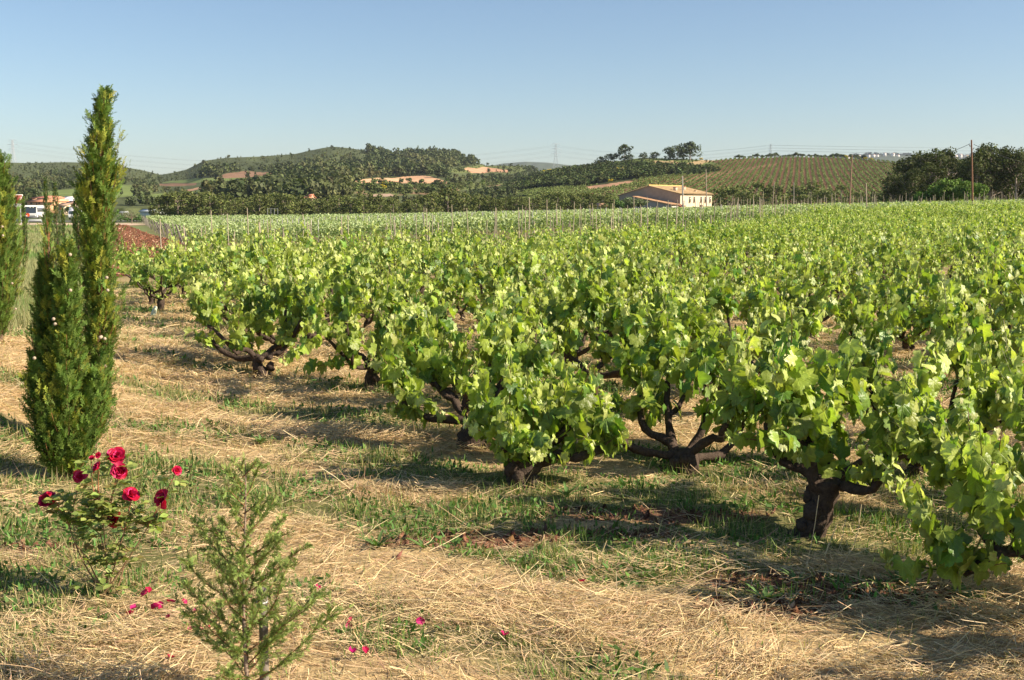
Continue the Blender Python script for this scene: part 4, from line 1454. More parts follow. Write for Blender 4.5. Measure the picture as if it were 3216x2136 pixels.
# the tall pine grove at the right
grove = [tree_proto('tall_pine_tree', pine_geo(640 + k, 11.0, 6.6, n=3600, size=.30, nclump=44, bare=.34, base=(.075, .09, .03), trunkc=(.38, .31, .27), lean=R.uniform(-.05, .05))) for k in range(5)]
used_g = set()
gl = [(2085, 372, 168, 1.2), (2120, 356, 172, 1.15), (2160, 345, 165, 1.0), (2190, 349, 178, 1.0), (2060, 400, 160, 1.0), (2100, 392, 155, 1.1), (2142, 380, 158, 1.0),
      (2230, 362, 170, 1.0), (2270, 342, 160, 1.05), (2292, 333, 152, 1.1), (2320, 345, 158, 1.0), (2350, 352, 150, 1.0), (2385, 338, 156, 1.1), (2430, 330, 160, 1.1), (2255, 365, 150, .9), (2330, 375, 168, 1.0), (2200, 370, 185, 1.2), (2480, 345, 170, 1.2)]
gdesc = ['lowest pine at the left end', 'pine second from the left end', 'first high crown from the left', 'high crown left of the wooden pole', 'small front pine at the left end', 'dark front pine below the left crowns', 'front pine below the first high crown',
         'pine just left of the wooden pole', 'pine just right of the wooden pole', 'highest crown right of the wooden pole', 'pine with pale bare trunks', 'pine near the right frame edge', 'pine cut by the right frame edge', 'pine beyond the right frame edge', 'slim pine behind the wooden pole', 'low pine between the highest crowns', 'rear pine behind the light green tree', 'outermost pine beyond the right frame edge']
for k, (u, vt, y, w) in enumerate(gl):
    p = P(u * 1.3621, vt * 1.3621, y); x = float(p[0]); z = float(G(x, y)) - .2; s = (float(p[2]) - z) / 10.9
    o = stand(grove[k % 5], used_g, x, y, z, R.uniform(0, 6.28), (s * w, s * w, s))
    tag(o, gdesc[k] + ' of the tall dark grove at the right', 'tree', 'tall pine grove at the right')


def round_geo(seed, h, w, n=2200, size=.3, base=(.125, .195, .038), nclump=30, bare=.15):
    g = np.random.default_rng(seed); T, Cw = Geo(), Geo()
    T.tube(np.array([[0, 0, -.2], [0.05, 0, h * .4], [0, .05, h * .7]]), [h * .03, h * .02, h * .01], (.2, .15, .11), 6)
    for k in range(nclump):
        d = unit(g.normal(0, 1, 3)); d[2] = abs(d[2]) * .9 - .25
        c = np.array([0, 0, h * .55]) + d * np.array([w * .40, w * .40, h * .40]) * g.uniform(.5, 1)
        T.tube(np.array([[0, 0, h * .35], c]), [h * .008, h * .003], (.2, .15, .11), 4, cap=False)
        cr = w * g.uniform(.12, .2)
        crown_cards(Cw, c, (cr, cr, cr * .8), int(n / nclump), size, np.array(base) * g.uniform(.75, 1.25), g)
    return T, Cw


def single_tree(name, geo, u, vt, vb, y, label, cat='tree', rz=0, wide=1, mat=None, hgt=None):
    """top at pixel row vt, foot at row vb (photograph pixels) or on the ground if vb is None"""
    p = P(u, vt, y); x = float(p[0]); z = float(P(u, vb, y)[2]) if vb is not None else float(G(x, y)) - .2
    s = (float(p[2]) - z) / hgt
    o = tree_proto(name, geo, mat); o.location = (x, y, z); o.rotation_euler = (0, 0, rz); o.scale = (s * wide, s * wide, s)
    return tag(o, label, cat)


single_tree('broadleaf_tree', round_geo(701, 6, 7, n=4200, size=.30), 2985, 548, None, 138, 'light green leafy tree in front of the dark grove, left half', hgt=6.0)
single_tree('broadleaf_tree', round_geo(702, 6, 6, n=4000, size=.30), 3050, 550, None, 134, 'light green leafy tree in front of the dark grove, at the wooden pole', hgt=6.0)
single_tree('broadleaf_tree', round_geo(703, 4, 5, n=2200, size=.3, base=(.10, .18, .04)), 2915, 590, None, 140, 'low green bush at the left foot of the light green trees', hgt=4)
single_tree('olive_tree', round_geo(704, 5, 7, n=2400, size=.32, base=(.13, .165, .075)), 1985, 616, None, 278, 'grey green leafy tree directly left of the farmhouse', hgt=5, wide=1.5)
single_tree('shade_tree', round_geo(705, 5, 6, n=2200, size=.36, base=(.065, .12, .03)), 1930, 618, None, 270, 'dark green tree left of the grey green one by the farmhouse', hgt=5)

# hilltop trees on the vineyard hill
ht_ = [(1440, 333, 372, 1.0, 'round topped pine standing highest on the left part of the hill summit'), (1408, 355, 376, 1.2, 'dark shrubby tree left of the round topped pine'), (1385, 362, 384, 1.2, 'low dark tree at the left end of the summit'),
       (1455, 356, 372, 1.0, 'small tree at the right foot of the round topped pine'), (1485, 352, 370, 1.2, 'low spreading tree left of the middle summit bush'), (1510, 350, 368, 1.2, 'round bush tree in the middle of the summit'), (1545, 340, 366, 1.2, 'small dark tree left of the summit pair'),
       (1562, 336, 366, 1.35, 'left tree of the pair on the summit'), (1592, 330, 372, 1.15, 'right and tallest tree of the pair on the summit')]
for k, (u, vt, vb, w, lab) in enumerate(ht_):
    U = u * 1.3621; d = float(distA(U, vrA(U))) * .985
    hgt = 8; geo = pine_geo(720 + k, hgt, 8.0, n=900, size=.62, nclump=24, bare=.18 if k != 8 else .3, base=(.06, .082, .03))
    single_tree('hilltop_tree', geo, U, vt * 1.3621, vb * 1.3621 + 3, d, lab, wide=w, hgt=hgt)
# olive line and grove on the back of the ridge
for k in range(26):
    u = 1700 + k * 13.5 + R.gauss(0, 3)
    if 1880 < u: u = 1880 + (u - 1880) * .7
    U = u * 1.3621; d = float(distA(U, vrA(U))) * 1.01; vb = float(vrA(U)) + 3; vt = vb - R.uniform(11, 22)
    if k == 0: orch = []; used_o = set(); orch = [tree_proto('ridge_tree', round_geo(760 + q, 5, 5.5, n=420, size=.6, base=(.10, .125, .065), nclump=14)) for q in range(3)]
    p = P(U, vt, d); z = float(P(U, vb, d)[2]); s = (float(p[2]) - z) / 5
    o = stand(orch[k % 3], used_o, float(p[0]), d, z, R.uniform(0, 6), (s * 1.4, s * 1.4, s))
    tag(o, 'small grey green tree in the line along the crest of the vineyard hill', 'tree', 'trees along the vineyard hill crest')


# ---- woods and scrub on the hills (masses nobody could count)
def low_tree(seed, n=84, pine=True):
    g = np.random.default_rng(seed); m = Geo()
    for k in range(6):
        a = g.uniform(0, 6.28); rr = g.uniform(0, .28); c = (math.cos(a) * rr, math.sin(a) * rr, g.uniform(.35, .85) if k else .9)
        crown_cards(m, c, (.24, .24, .20), n // 6, .21, (1, 1, 1), g)
    return np.concatenate(m.V), np.concatenate(m.F), np.concatenate(m.C)


LOWT = [low_tree(800 + k) for k in range(6)]


def scatter(g, pos, h, w, base, proto=LOWT):
    n = len(pos); kind = rng.integers(0, len(proto), n); a = rng.random(n) * 6.283
    for q in range(len(proto)):
        m = kind == q
        if not m.any(): continue
        V, Fc, C = proto[q]
        c, s = np.cos(a[m]), np.sin(a[m]); o = np.zeros_like(c)
        Mx = np.stack([np.stack([c * w[m], -s * w[m], o], -1), np.stack([s * w[m], c * w[m], o], -1), np.stack([o, o, h[m]], -1)], -2)
        k = len(V)
        W = np.einsum('nij,kj->nki', Mx, V) + pos[m][:, None]
        CC = base[m][:, None] * np.clip(C, .5, 1.5)[None]
        g.add(W.reshape(-1, 3), (Fc[None] + (np.arange(m.sum()) * k)[:, None, None]).reshape(-1, Fc.shape[1]), CC.reshape(-1, 3))


def scatter_hill(n, u0, u1, vr, dist, base_v, power=.8):
    U = u0 + (u1 - u0) * rng.random(n); f = rng.random(n) ** power
    V = base_v + (vr(U) - base_v) * f; D = dist(U, V)
    return U, V, D


def in_any(U, V, names):
    m = np.zeros(U.shape, bool)
    for k in names: m |= inpoly(U, V, ZB[k])
    return m


U, V, D = scatter_hill(9500, -250, 2000, vrB, distB, 650, .75)
dens = fbm(U * .012, V * .03, 55)
tallwood = ((U > 1150) & (U < 1530) & (V < 560)) | ((U > 640) & (U < 1150) & (V > 540))
ok = (rng.random(len(U)) < np.where(tallwood, 1.0, .55 + .9 * smooth(.35, .6, dens)))
U, V, D, tallwood, dens = U[ok], V[ok], D[ok], tallwood[ok], dens[ok]; n = len(U)
W = P(U, V, D)
h = rng.uniform(3.0, 5.6, n); h[tallwood] = rng.uniform(5.5, 9.5, tallwood.sum())
scrubm = (U < 1180) & (V < vrB(U) + 22 + 42 * vnoise(U * .012, V * .01, 3)) & (~tallwood); h[scrubm] = rng.uniform(.9, 2.4, scrubm.sum())
big = scrubm & (rng.random(n) < .05); h[big] = 4.5
hpx = h * F / D; ok = np.ones(n, bool)
for f_ in (0, .3, .6, .85): ok &= ~in_any(U, V - hpx * f_, list(ZB.keys()))
edge = in_any(U, V, ['slope', 'ridge', 'field1', 'field2', 'field3']) & (rng.random(n) < .02); h[edge] *= .7
ok |= edge
U, V, D, h, dens, scrubm, W = U[ok], V[ok], D[ok], h[ok], dens[ok], scrubm[ok], W[ok]; n = len(U)
W[:, 2] -= .6
base = jit((.092, .112, .042), n, .17); m = dens < .45; base[m] = jit((.135, .145, .058), m.sum(), .2)
g = Geo(); scatter(g, W, h, h * rng.uniform(.8, 1.25, n), base)
o = g.build('hill_woods', M_TREE); tag(o, 'dense pine woods and scrub covering the hills at left and centre', 'woods', kind='stuff')
print('wood trees', n)

# scattered bushes on the open slopes
U, V, D = scatter_hill(5200, 1050, 1750, vrB, distB, 640, 1.0)
ok = in_any(U, V, ['slope', 'ridge']) & ~in_any(U, V, ['cut', 'cut2', 'bare']); U, V, D = U[ok], V[ok], D[ok]; n = len(U)
W = P(U, V, D); h = rng.uniform(.7, 1.8, n); h[rng.random(n) < .06] = 4
g = Geo(); scatter(g, W, h, h * 1.5, jit((.12, .145, .045), n, .3)); o = g.build('slope_scrub', M_TREE); tag(o, 'low green scrub on the open slope around the orange cut', 'scrub', kind='stuff')

# scrub on the vineyard hill
U, V, D = scatter_hill(9000, 1480, 2300, vrA, distA, 652, .7)
ok = (inpoly(U, V, SCRUB) & ~inpoly(U, V, CUTA) & ~inpoly(U, V + 5, CUTA)) | (inpoly(U, V, SUMMIT) & (rng.random(len(U)) < .16))
U, V, D = U[ok], V[ok], D[ok]; n = len(U); W = P(U, V, D); W[:, 2] -= .3
h = rng.uniform(1.6, 3.8, n)
m = inpoly(U, V, SUMMIT); h[m] = rng.uniform(.6, 1.5, m.sum())
g = Geo(); scatter(g, W, h, h * rng.uniform(1, 1.5, n), jit((.085, .11, .036), n, .3)); o = g.build('hill_scrub', M_TREE); tag(o, 'dark scrub on the left flank of the vineyard hill', 'scrub', kind='stuff')


# yellow broom bushes
def broom(seed):
    g = np.random.default_rng(seed); r = empty('broom_bush'); m, f = Geo(), Geo()
    for k in range(10):
        c = (g.normal(0, .6), g.normal(0, .6), g.uniform(.5, 1.5)); crown_cards(m, c, (.5, .5, .45), 26, .30, (.10, .15, .04), g); crown_cards(f, np.array(c) + [0, -.1, .2], (.5, .5, .4), 26, .26, (.75, .55, .03), g, shell=.8)
    m.build('twigs', M_TREE, r); f.build('blossom', M_FLOWER, r); return r


brp = [broom(830), broom(831)]; ub = set()
BR = [('A', 1256, 403, 1.5), ('A', 1270, 401, 1.4), ('A', 1243, 408, 1.1), ('A', 1362, 404, 1.0), ('A', 1428, 402, 1.7), ('A', 1408, 405, 1.1), ('A', 1505, 398, 1.0), ('A', 1517, 400, .9), ('A', 1407, 423, .9), ('A', 1187, 440, .9), ('A', 1616, 371, .9), ('A', 1951, 366, 1.0), ('A', 1995, 369, .8), ('A', 2009, 370, .8), ('B', 890, 432, 1.5), ('B', 882, 440, 1.6), ('B', 920, 441, 1.0), ('B', 903, 434, 1.0)]
for k, (hl, u, v, s) in enumerate(BR):
    U = u * 1.3621; V = v * 1.3621
    vr, ds = (vrA, distA) if hl == 'A' else (vrB, distB)
    V = max(V, float(vr(U)) + 1); d = float(ds(U, V)); p = P(U, V, d)
    o = stand(brp[k % 2], ub, float(p[0]), d, float(p[2]) + .3, R.uniform(0, 6), s)
    tag(o, 'yellow flowering broom bush on the hill slopes', 'bush', 'yellow flowering broom bushes')


# vine rows on the vineyard hill
def hill_vines():
    g = Geo()
    # build a (U, d) lookup to lay the rows out in plan
    nD = 90
    step, gap = 1.3, 2.7
    pts = []
    ang = math.radians(75.5)
    rd = np.array([math.cos(ang), math.sin(ang)]); pd = np.array([rd[1], -rd[0]])
    Ls = np.arange(-420, 460, gap); Ts = np.arange(250, 800, step)
    LL, TT = np.meshgrid(Ls, Ts)
    x = pd[0] * LL + rd[0] * TT + 45; y = pd[1] * LL + rd[1] * TT
    x = x.ravel() + rng.normal(0, .12, x.size); y = y.ravel() + rng.normal(0, .3, y.size)
    # find V for each plan position by inverting dist on its column
    fp0 = y; U = CX + x / y * F
    for _ in range(2):
        pass
    ok = (U > 1560) & (U < 3500) & (y > 340) & (y < 730); x, y, U = x[ok], y[ok], U[ok]
    lo = np.full(x.shape, 652.0); hi = vrA(U)
    a = lo.copy(); b = hi.copy()
    for _ in range(22):
        mid = (a + b) / 2; near = distA(U, mid) < y
        a = np.where(near, mid, a); b = np.where(near, b, mid)
    V = (a + b) / 2
    ok = (np.abs(distA(U, V) - y) < 3) & ~inpoly(U, V, SCRUB) & ~inpoly(U, V, SUMMIT) & (~inpoly(U, V, PATH) | (rng.random(len(U)) < .45)) & ~inpoly(U, V, CUTA) & ~inpoly(U, V, TOPSOIL)
    x, y, V, U = x[ok], y[ok], V[ok], U[ok]
    z = y * np.tan(np.arctan((CY - V) / F) - TH) + CAMZ
    n = len(x); k = 9
    pos = np.repeat(np.stack([x, y, z + .45], -1), k, 0) + rng.normal(0, 1, (n * k, 3)) * np.array([.26, .5, .24])
    Mx = frames(rng.normal(0, 1, (n * k, 3)), rng.normal(0, 1, (n * k, 3)) + [0, 0, .8]) * rng.uniform(.36, .70, (n * k, 1, 1))
    lush = smooth(.4, .6, fbm(x * .02, y * .02, 15))
    h = np.repeat(lush, k)
    C = jit((.155, .195, .06), n * k, .22)
    g.inst(CARDV, CARDF, Mx, pos, C)
    o = g.build('hillside_vines', M_TREE); tag(o, 'rows of small vines on the reddish hillside behind the farmhouse', 'vines', kind='stuff')
    print('hill vines', n)


hill_vines()

# trees of the town hill, white houses on it
U, V, D = scatter_hill(1500, 2560, 3216, lambda q: np.interp(q, [a * 1.3621 for a, b in FARD], [b * 1.3621 for a, b in FARD]), lambda a, b: 4600 + 0 * a, 520, .6)
W = P(U, V, D); W[:, 2] -= 4; n = len(U); g = Geo(); scatter(g, W, rng.uniform(9, 17, n), rng.uniform(12, 20, n), jit((.055, .075, .035), n, .2))
o = g.build('town_woods', M_TREE); tag(o, 'distant bluish woods on the hill with white houses', 'woods', kind='stuff')


def simple_house(name, u0, u1, v_eave, v_base, v_ridge, y, wall, roof, label, cat='house', group=None, depth=10, hip=False, wins=(), nrm=None, walls_extra=None):
    """gabled block facing the camera; wins = (u0, u1, v0, v1, colour)"""
    a = P(u0, v_eave, y); b = P(u1, v_eave, y); zb = float(P(u0, v_base, y)[2]); ze = float(a[2]); zr = float(P(u0, v_ridge, y)[2])
    x0, x1 = float(a[0]), float(b[0]); root = empty(name, ((x0 + x1) / 2, y, zb)); c = np.array(root.location)
    w, h = x1 - x0, ze - zb
    m = Geo(); m.box((0, depth / 2, h / 2 - .5), (w, depth, h + 1), wall)
    m.add([[-w / 2, 0, h], [-w / 2, depth, h], [-w / 2, depth / 2, zr - zb - .1], [w / 2, 0, h], [w / 2, depth, h], [w / 2, depth / 2, zr - zb - .1]], [[0, 1, 2], [3, 5, 4]], wall)
    m.build('wall', M_PLASTER, root)
    o = .35; t = .18; hh = zr - zb; r = Geo(); ins = w * .28 if hip else 0
    for s in (0, 1):
        ya, yb = (-o, depth / 2) if s == 0 else (depth + o, depth / 2)
        V = np.array([[-w / 2 - o, ya, h - .1], [w / 2 + o, ya, h - .1], [w / 2 + o - ins, yb, hh], [-w / 2 - o + ins, yb, hh]])
        V = np.vstack([V, V + [0, 0, t]]); r.add(V, [[0, 1, 2, 3], [4, 7, 6, 5], [0, 4, 5, 1], [1, 5, 6, 2], [3, 2, 6, 7], [0, 3, 7, 4]], roof)
    if hip:
        for sx in (-1, 1):
            r.add([[sx * (w / 2 + o), -o, h + .08], [sx * (w / 2 + o), depth + o, h + .08], [sx * (w / 2 + o - ins), depth / 2, hh + t]], [[0, 1, 2]], roof)
    r.build('roof', M_TILE, root)
    for (a0, a1, b0, b1, cc) in wins:
        q0 = P(a0, b0, y); q1 = P(a1, b1, y); g2 = Geo()
        g2.box(((float(q0[0]) + float(q1[0])) / 2 - c[0], -.02, (float(q0[2]) + float(q1[2])) / 2 - zb), (abs(float(q1[0] - q0[0])), .12, abs(float(q0[2] - q1[2]))), cc)
        g2.build('window' if cc[0] < .2 else 'door', M_GLASS if cc[0] < .2 else M_PAINT, root)
    return tag(root, label, cat, group)


DK = (.05, .05, .06)
for k, (u, v, w, h) in enumerate(((2664, 490, 9, 5), (2745, 486, 8, 4), (2757, 487, 7, 5), (2780, 481, 8, 4), (2806, 482, 9, 8), (2668 + 62, 487, 7, 4), (2822, 487, 8, 4), (2960, 481, 10, 4), (2990, 484, 12, 6), (3002, 488, 12, 5), (3018, 485, 10, 6), (3036, 488, 12, 5), (2980, 481, 8, 4), (3186, 484, 9, 5), (2700, 488, 6, 4))):
    simple_house('white_house', u - w / 2, u + w / 2, v, v + h + 6, v - 1.5, 4480, (.72, .66, .60), (.40, .25, .18), 'tiny pale house on the wooded far hill at the right', 'house', 'pale houses on the far hill', depth=12, wins=[(u - 1.5, u + 1.5, v + 2, v + 4.5, DK)] if w > 8 else [])


# ------------------------------------------------------------------ the farmhouse
def farmhouse():
    y0 = 300.0; C0 = P(2137, 608, y0); a = math.radians(50)
    gz = float(G(C0[0], y0)) - .5
    root = empty('farmhouse', (float(C0[0]), y0, gz)); ez = float(C0[2]) - gz
    l = np.array([math.cos(a), math.sin(a), 0]); w = np.array([-math.sin(a), math.cos(a), 0]); up = np.array([0, 0, 1.])
    L_, W_ = 16.9, 20.0; pk = ez + 2.15; le = ez - .35
    Z = lambda p, z: p + up * z
    O = np.zeros(3); A = W_ * w; B = L_ * l; M_ = W_ / 2 * w
    lit = (.66, .52, .37); shade = (.38, .30, .235)  # gable ends get darker plaster: their shade is put into the colour
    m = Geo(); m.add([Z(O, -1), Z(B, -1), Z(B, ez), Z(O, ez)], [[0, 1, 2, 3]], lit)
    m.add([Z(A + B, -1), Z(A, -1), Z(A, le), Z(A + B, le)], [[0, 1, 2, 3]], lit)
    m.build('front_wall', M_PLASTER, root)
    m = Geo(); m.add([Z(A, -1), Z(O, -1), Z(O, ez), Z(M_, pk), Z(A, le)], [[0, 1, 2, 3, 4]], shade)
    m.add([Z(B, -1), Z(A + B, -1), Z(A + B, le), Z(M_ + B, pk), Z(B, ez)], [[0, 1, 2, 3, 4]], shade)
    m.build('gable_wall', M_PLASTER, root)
    # roof: two slopes of tiles with courses of ridged tiles
    r = Geo()
    for (p0, z0, d) in ((O, ez, -1), (A, le, 1)):
        e0 = p0 - l * .3 + w * (.5 * d); z00 = z0 - .12; top0 = M_ - l * .3
        n = 44
        for k in range(n):
            s0, s1 = (L_ + .6) * k / n, (L_ + .6) * (k + 1) / n; sm = (s0 + s1) / 2
            col_ = np.array((.43, .30, .16)) * R.uniform(.72, 1.15)
            V = [Z(e0 + l * s0, z00 + .06), Z(e0 + l * sm, z00 + .2), Z(e0 + l * s1, z00 + .06), Z(top0 + l * s1, pk + .06), Z(top0 + l * sm, pk + .2), Z(top0 + l * s0, pk + .06)]
            r.add(V, [[0, 1, 4, 5], [1, 2, 3, 4]], col_)
        V = [Z(e0, z00 - .06), Z(e0 + l * (L_ + .6), z00 - .06), Z(top0 + l * (L_ + .6), pk - .06), Z(top0, pk - .06)]
        r.add(V + [v + up * .1 for v in V], [[0, 3, 2, 1], [0, 1, 5, 4], [1, 2, 6, 5], [3, 0, 4, 7]], (.45, .30, .16))
    ro = r.build('roof', M_TILE, root)
    s = Geo(); s.tube([Z(M_ - l * .3, pk + .2), Z(M_ + l * (L_ + .3), pk + .2)], .16, (.62, .42, .14), 6); s.build('ridge_cap', M_TILE, ro)
    for (sl, fr, hh, ww) in ((2.7, .33, .95, .8), (8.6, .42, .95, .7), (11.6, .22, .4, .4)):
        c = Geo(); p = l * sl + w * (W_ * .5 * fr); zc = ez + (pk - ez) * fr
        ax = np.stack([l, w, up]); c.box(Z(p, zc + hh / 2), (ww, ww, hh + .3), (.58, .46, .34), ax); c.box(Z(p, zc + hh + .1), (ww + .2, ww + .2, .14), (.5, .3, .18), ax)
        c.build('chimney', M_PLASTER, ro)
    nrm = np.array([math.sin(a), -math.cos(a), 0])
    ax = np.stack([l, nrm, up])

    def wall_s(u):   # distance along the lit wall for a photograph column
        q = (u - CX) / F; x0 = float(C0[0]); k = math.cos(TH) * 1.0
        return (q * y0 * k * 1.0 - x0) / (l[0] - q * k * l[1]) if True else 0
    for u in (2166, 2180, 2201.5, 2215, 2236):
        sx = min(max(wall_s(u), 1.0), L_ - 1); f = Geo(); zc = ez - 1.55
        f.box(Z(l * sx + nrm * .02, zc), (1.05, .10, 1.75), (.62, .50, .36), ax); fo = f.build('window', M_PLASTER, root)
        p = Geo(); p.box(Z(l * sx + nrm * .06, zc), (.75, .08, 1.45), (.10, .085, .07), ax); p.build('pane', M_GLASS, fo)
        q = Geo(); q.box(Z(l * sx + nrm * .12, zc - .85), (1.1, .2, .09), (.6, .48, .36), ax); q.build('sill', M_PLASTER, fo)
    d = Geo(); sx = wall_s(2202); d.box(Z(l * sx + nrm * .04, 1.25), (1.5, .12, 2.4), (.10, .06, .045), ax); d.build('door', M_WOOD, root)
    d = Geo(); d.box(Z(l * 1.2 + nrm * .05, ez * .5), (.12, .12, ez), (.42, .3, .2), ax); d.build('downpipe', M_PAINT, root)
    # lean-to in front of the shaded gable
    D_ = 4.3; g0 = -l * D_
    zl, zh = ez - 3.05, ez - .85; gl_ = W_ * .62
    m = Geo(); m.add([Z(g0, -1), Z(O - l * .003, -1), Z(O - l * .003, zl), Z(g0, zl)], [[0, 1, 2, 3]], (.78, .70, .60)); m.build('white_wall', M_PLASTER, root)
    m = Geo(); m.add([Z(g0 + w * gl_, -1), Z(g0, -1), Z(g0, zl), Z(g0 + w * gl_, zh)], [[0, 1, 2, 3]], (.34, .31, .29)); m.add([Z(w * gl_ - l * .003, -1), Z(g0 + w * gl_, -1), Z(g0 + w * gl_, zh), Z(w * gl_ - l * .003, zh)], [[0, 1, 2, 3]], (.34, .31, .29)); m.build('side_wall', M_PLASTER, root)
    r = Geo(); n = 26
    for k in range(n):
        t0, t1 = k / n, (k + 1) / n
        q = lambda t, o: -l * (D_ + .3) * (1 - t) - l * .02 + w * (-.4 if o == 0 else gl_)
        e = [Z(q(t0, 0), zl + .05), Z(q((t0 + t1) / 2, 0), zl + .22), Z(q(t1, 0), zl + .05), Z(q(t1, 1), zh + .05), Z(q((t0 + t1) / 2, 1), zh + .22), Z(q(t0, 1), zh + .05)]
        r.add(e, [[0, 1, 4, 5], [1, 2, 3, 4]], np.array((.50, .30, .17)) * R.uniform(.75, 1.15))
    V = [Z(-l * (D_ + .3) - w * .4, zl - .12), Z(-w * .4 - l * .02, zl - .12), Z(w * gl_ - l * .02, zh - .12), Z(-l * (D_ + .3) + w * gl_, zh - .12)]
    r.add(V + [v + up * .2 for v in V], [[0, 3, 2, 1], [0, 1, 5, 4], [3, 0, 4, 7], [2, 3, 7, 6]], (.45, .28, .17))
    r.build('lean_to_roof', M_TILE, root)
    d = Geo(); d.box(Z(-l * 2.1 + nrm * .05, (zl - .5) / 2), (2.6, .1, zl - .6), (.30, .31, .33), ax); d.build('garage_door', M_METAL, root)
    tag(root, 'old two storey farmhouse with ochre tiled roof, sunlit front and shaded gable', 'house')
    # red flowering climber at the corner
    r = empty('flowering_shrub', (float(C0[0]) + .3, y0 - 1.2, gz)); m = Geo(); f = Geo(); g = np.random.default_rng(9)
    for k in range(6):
        c = (g.normal(0, .5), g.normal(0, .3), g.uniform(.6, 2.4)); crown_cards(m, c, (.5, .4, .5), 30, .3, (.08, .12, .04), g); crown_cards(f, c, (.6, .5, .6), 40, .28, (.45, .04, .08), g)
    m.build('leaves', M_TREE, r); f.build('flowers', M_FLOWER, r); tag(r, 'red flowering shrub at the sunlit corner of the farmhouse', 'shrub')


farmhouse()
simple_house('outbuilding', 1880, 1904, 648, 662, 640, 292, (.74, .60, .45), (.56, .34, .2), 'low cream outbuilding half hidden left of the farmhouse trees', 'building', depth=6)

# pinkish villa in the wood
simple_house('villa', 945, 978, 622, 646, 617, 420, (.72, .50, .38), (.50, .22, .13), 'pink villa with flat red roof standing among the pines', 'house', depth=9, wins=[(949, 952, 625, 628, DK), (955, 958, 625, 628, DK), (960, 963, 631, 634, DK)])
simple_house('villa_tower', 970, 980, 614, 624, 611, 423, (.72, .50, .38), (.50, .22, .13), 'small square roof turret on the pink villa', 'house', depth=3, wins=[(973, 977, 615, 619, DK)])

# village at the left
simple_house('village_house', 85, 170, 634, 660, 622, 345, (.72, .42, .24), (.56, .26, .15), 'long orange village house with tiled hip roof behind the coach', 'house', depth=14, hip=True, wins=[(95, 101, 636, 641, DK), (114, 117, 636, 644, (.09, .07, .06)), (121, 125, 636, 640, DK), (154, 160, 628 + 8, 641, DK)])
simple_house('village_house', 100, 165, 622, 640, 616, 372, (.66, .36, .22), (.58, .22, .14), 'red roofed house rising behind the long orange house', 'house', depth=12, hip=True)
simple_house('village_house', 193, 216, 626, 646, 618, 380, (.80, .77, .74), (.75, .70, .66), 'white house with three dark arched windows above the village', 'house', depth=9, wins=[(198, 200, 624, 629, DK), (203, 205, 624, 629, DK), (208, 210, 624, 629, DK)])
simple_house('village_house', 205, 234, 641, 664, 632, 330, (.76, .62, .44), (.36, .23, .17), 'cream house with brown roof at the right of the village', 'house', depth=10, wins=[(216, 220, 646, 650, (.15, .13, .12))])
simple_house('village_house', 182, 206, 645, 664, 639, 326, (.76, .60, .42), (.34, .24, .17), 'low cream house with terracotta door, left of the brown roofed one', 'house', depth=8, wins=[(186, 194, 648, 659, (.50, .18, .10))])
single_tree('village_tree', round_geo(900, 5, 6, n=1200, size=.4, base=(.05, .09, .03)), 222, 643, None, 316, 'dark round tree in front of the cream houses', hgt=5)
single_tree('almond_tree', round_geo(901, 2.8, 3.6, n=500, size=.14, base=(.16, .17, .10), nclump=16), 412, 652, None, 214, 'small bare looking tree with pale trunk at the end of the ploughed soil', hgt=2.8)
for k, (u, w) in enumerate(((400, 3), (427, 3))):
    single_tree('roadside_bush', round_geo(902 + k, 2, 4, n=500, size=.25, base=(.08, .15, .04), nclump=12), u, 672, None, 222, ('left' if k == 0 else 'right') + ' green bush beside the small pale trunked tree', 'bush', hgt=2)


# road, guard rails, coach, sign, vehicles
def sheet(name, pts, z, c, mat, kind='structure'):
    g = Geo(); n = len(pts); xs = np.array(pts, float)
    V = np.column_stack([xs, G(xs[:, 0], xs[:, 1]) + z]); g.add(V, [list(range(n))], c); return tag(g.build(name, mat), kind=kind)


sheet('road', [(-140, 236), (-88, 236), (-60, 250), (-40, 262), (-40, 268), (-60, 259), (-90, 246), (-140, 246)], .12, (.20, .19, .18), M_ASPH)


def guard_rail(u0, u1, v, y, label):
    a = P(u0, v, y); b = P(u1, v, y); zb = float(G(a[0], y)) if False else float(a[2]) - .65
    root = empty('guard_rail', (float(a[0]), y, zb)); L_ = float(b[0] - a[0]); m = Geo()
    for k, zz in enumerate((.48, .58, .68)): m.box((L_ / 2, -.02 + .04 * (k % 2), zz), (L_, .05, .11), (.55, .57, .57))
    m.build('rail', M_METAL, root); p = Geo()
    n = max(2, int(L_ / 3))
    for k in range(n + 1):
        q = Geo(); q.box((L_ * k / n, .08, .2), (.12, .12, 1.0), (.45, .46, .46)); q.build('post', M_METAL, root)
    tag(root, label, 'guard rail')


guard_rail(48, 130, 690, 232, 'steel guard rail along the road in front of the coach')
guard_rail(366, 402, 665, 250, 'short pale steel rail left of the small pale trunked tree')
simple_house('greenhouse', 440, 494, 664, 672, 659, 300, (.55, .58, .58), (.52, .56, .58), 'long low grey roofed shed beyond the corner of the pale field', 'shed', depth=8)


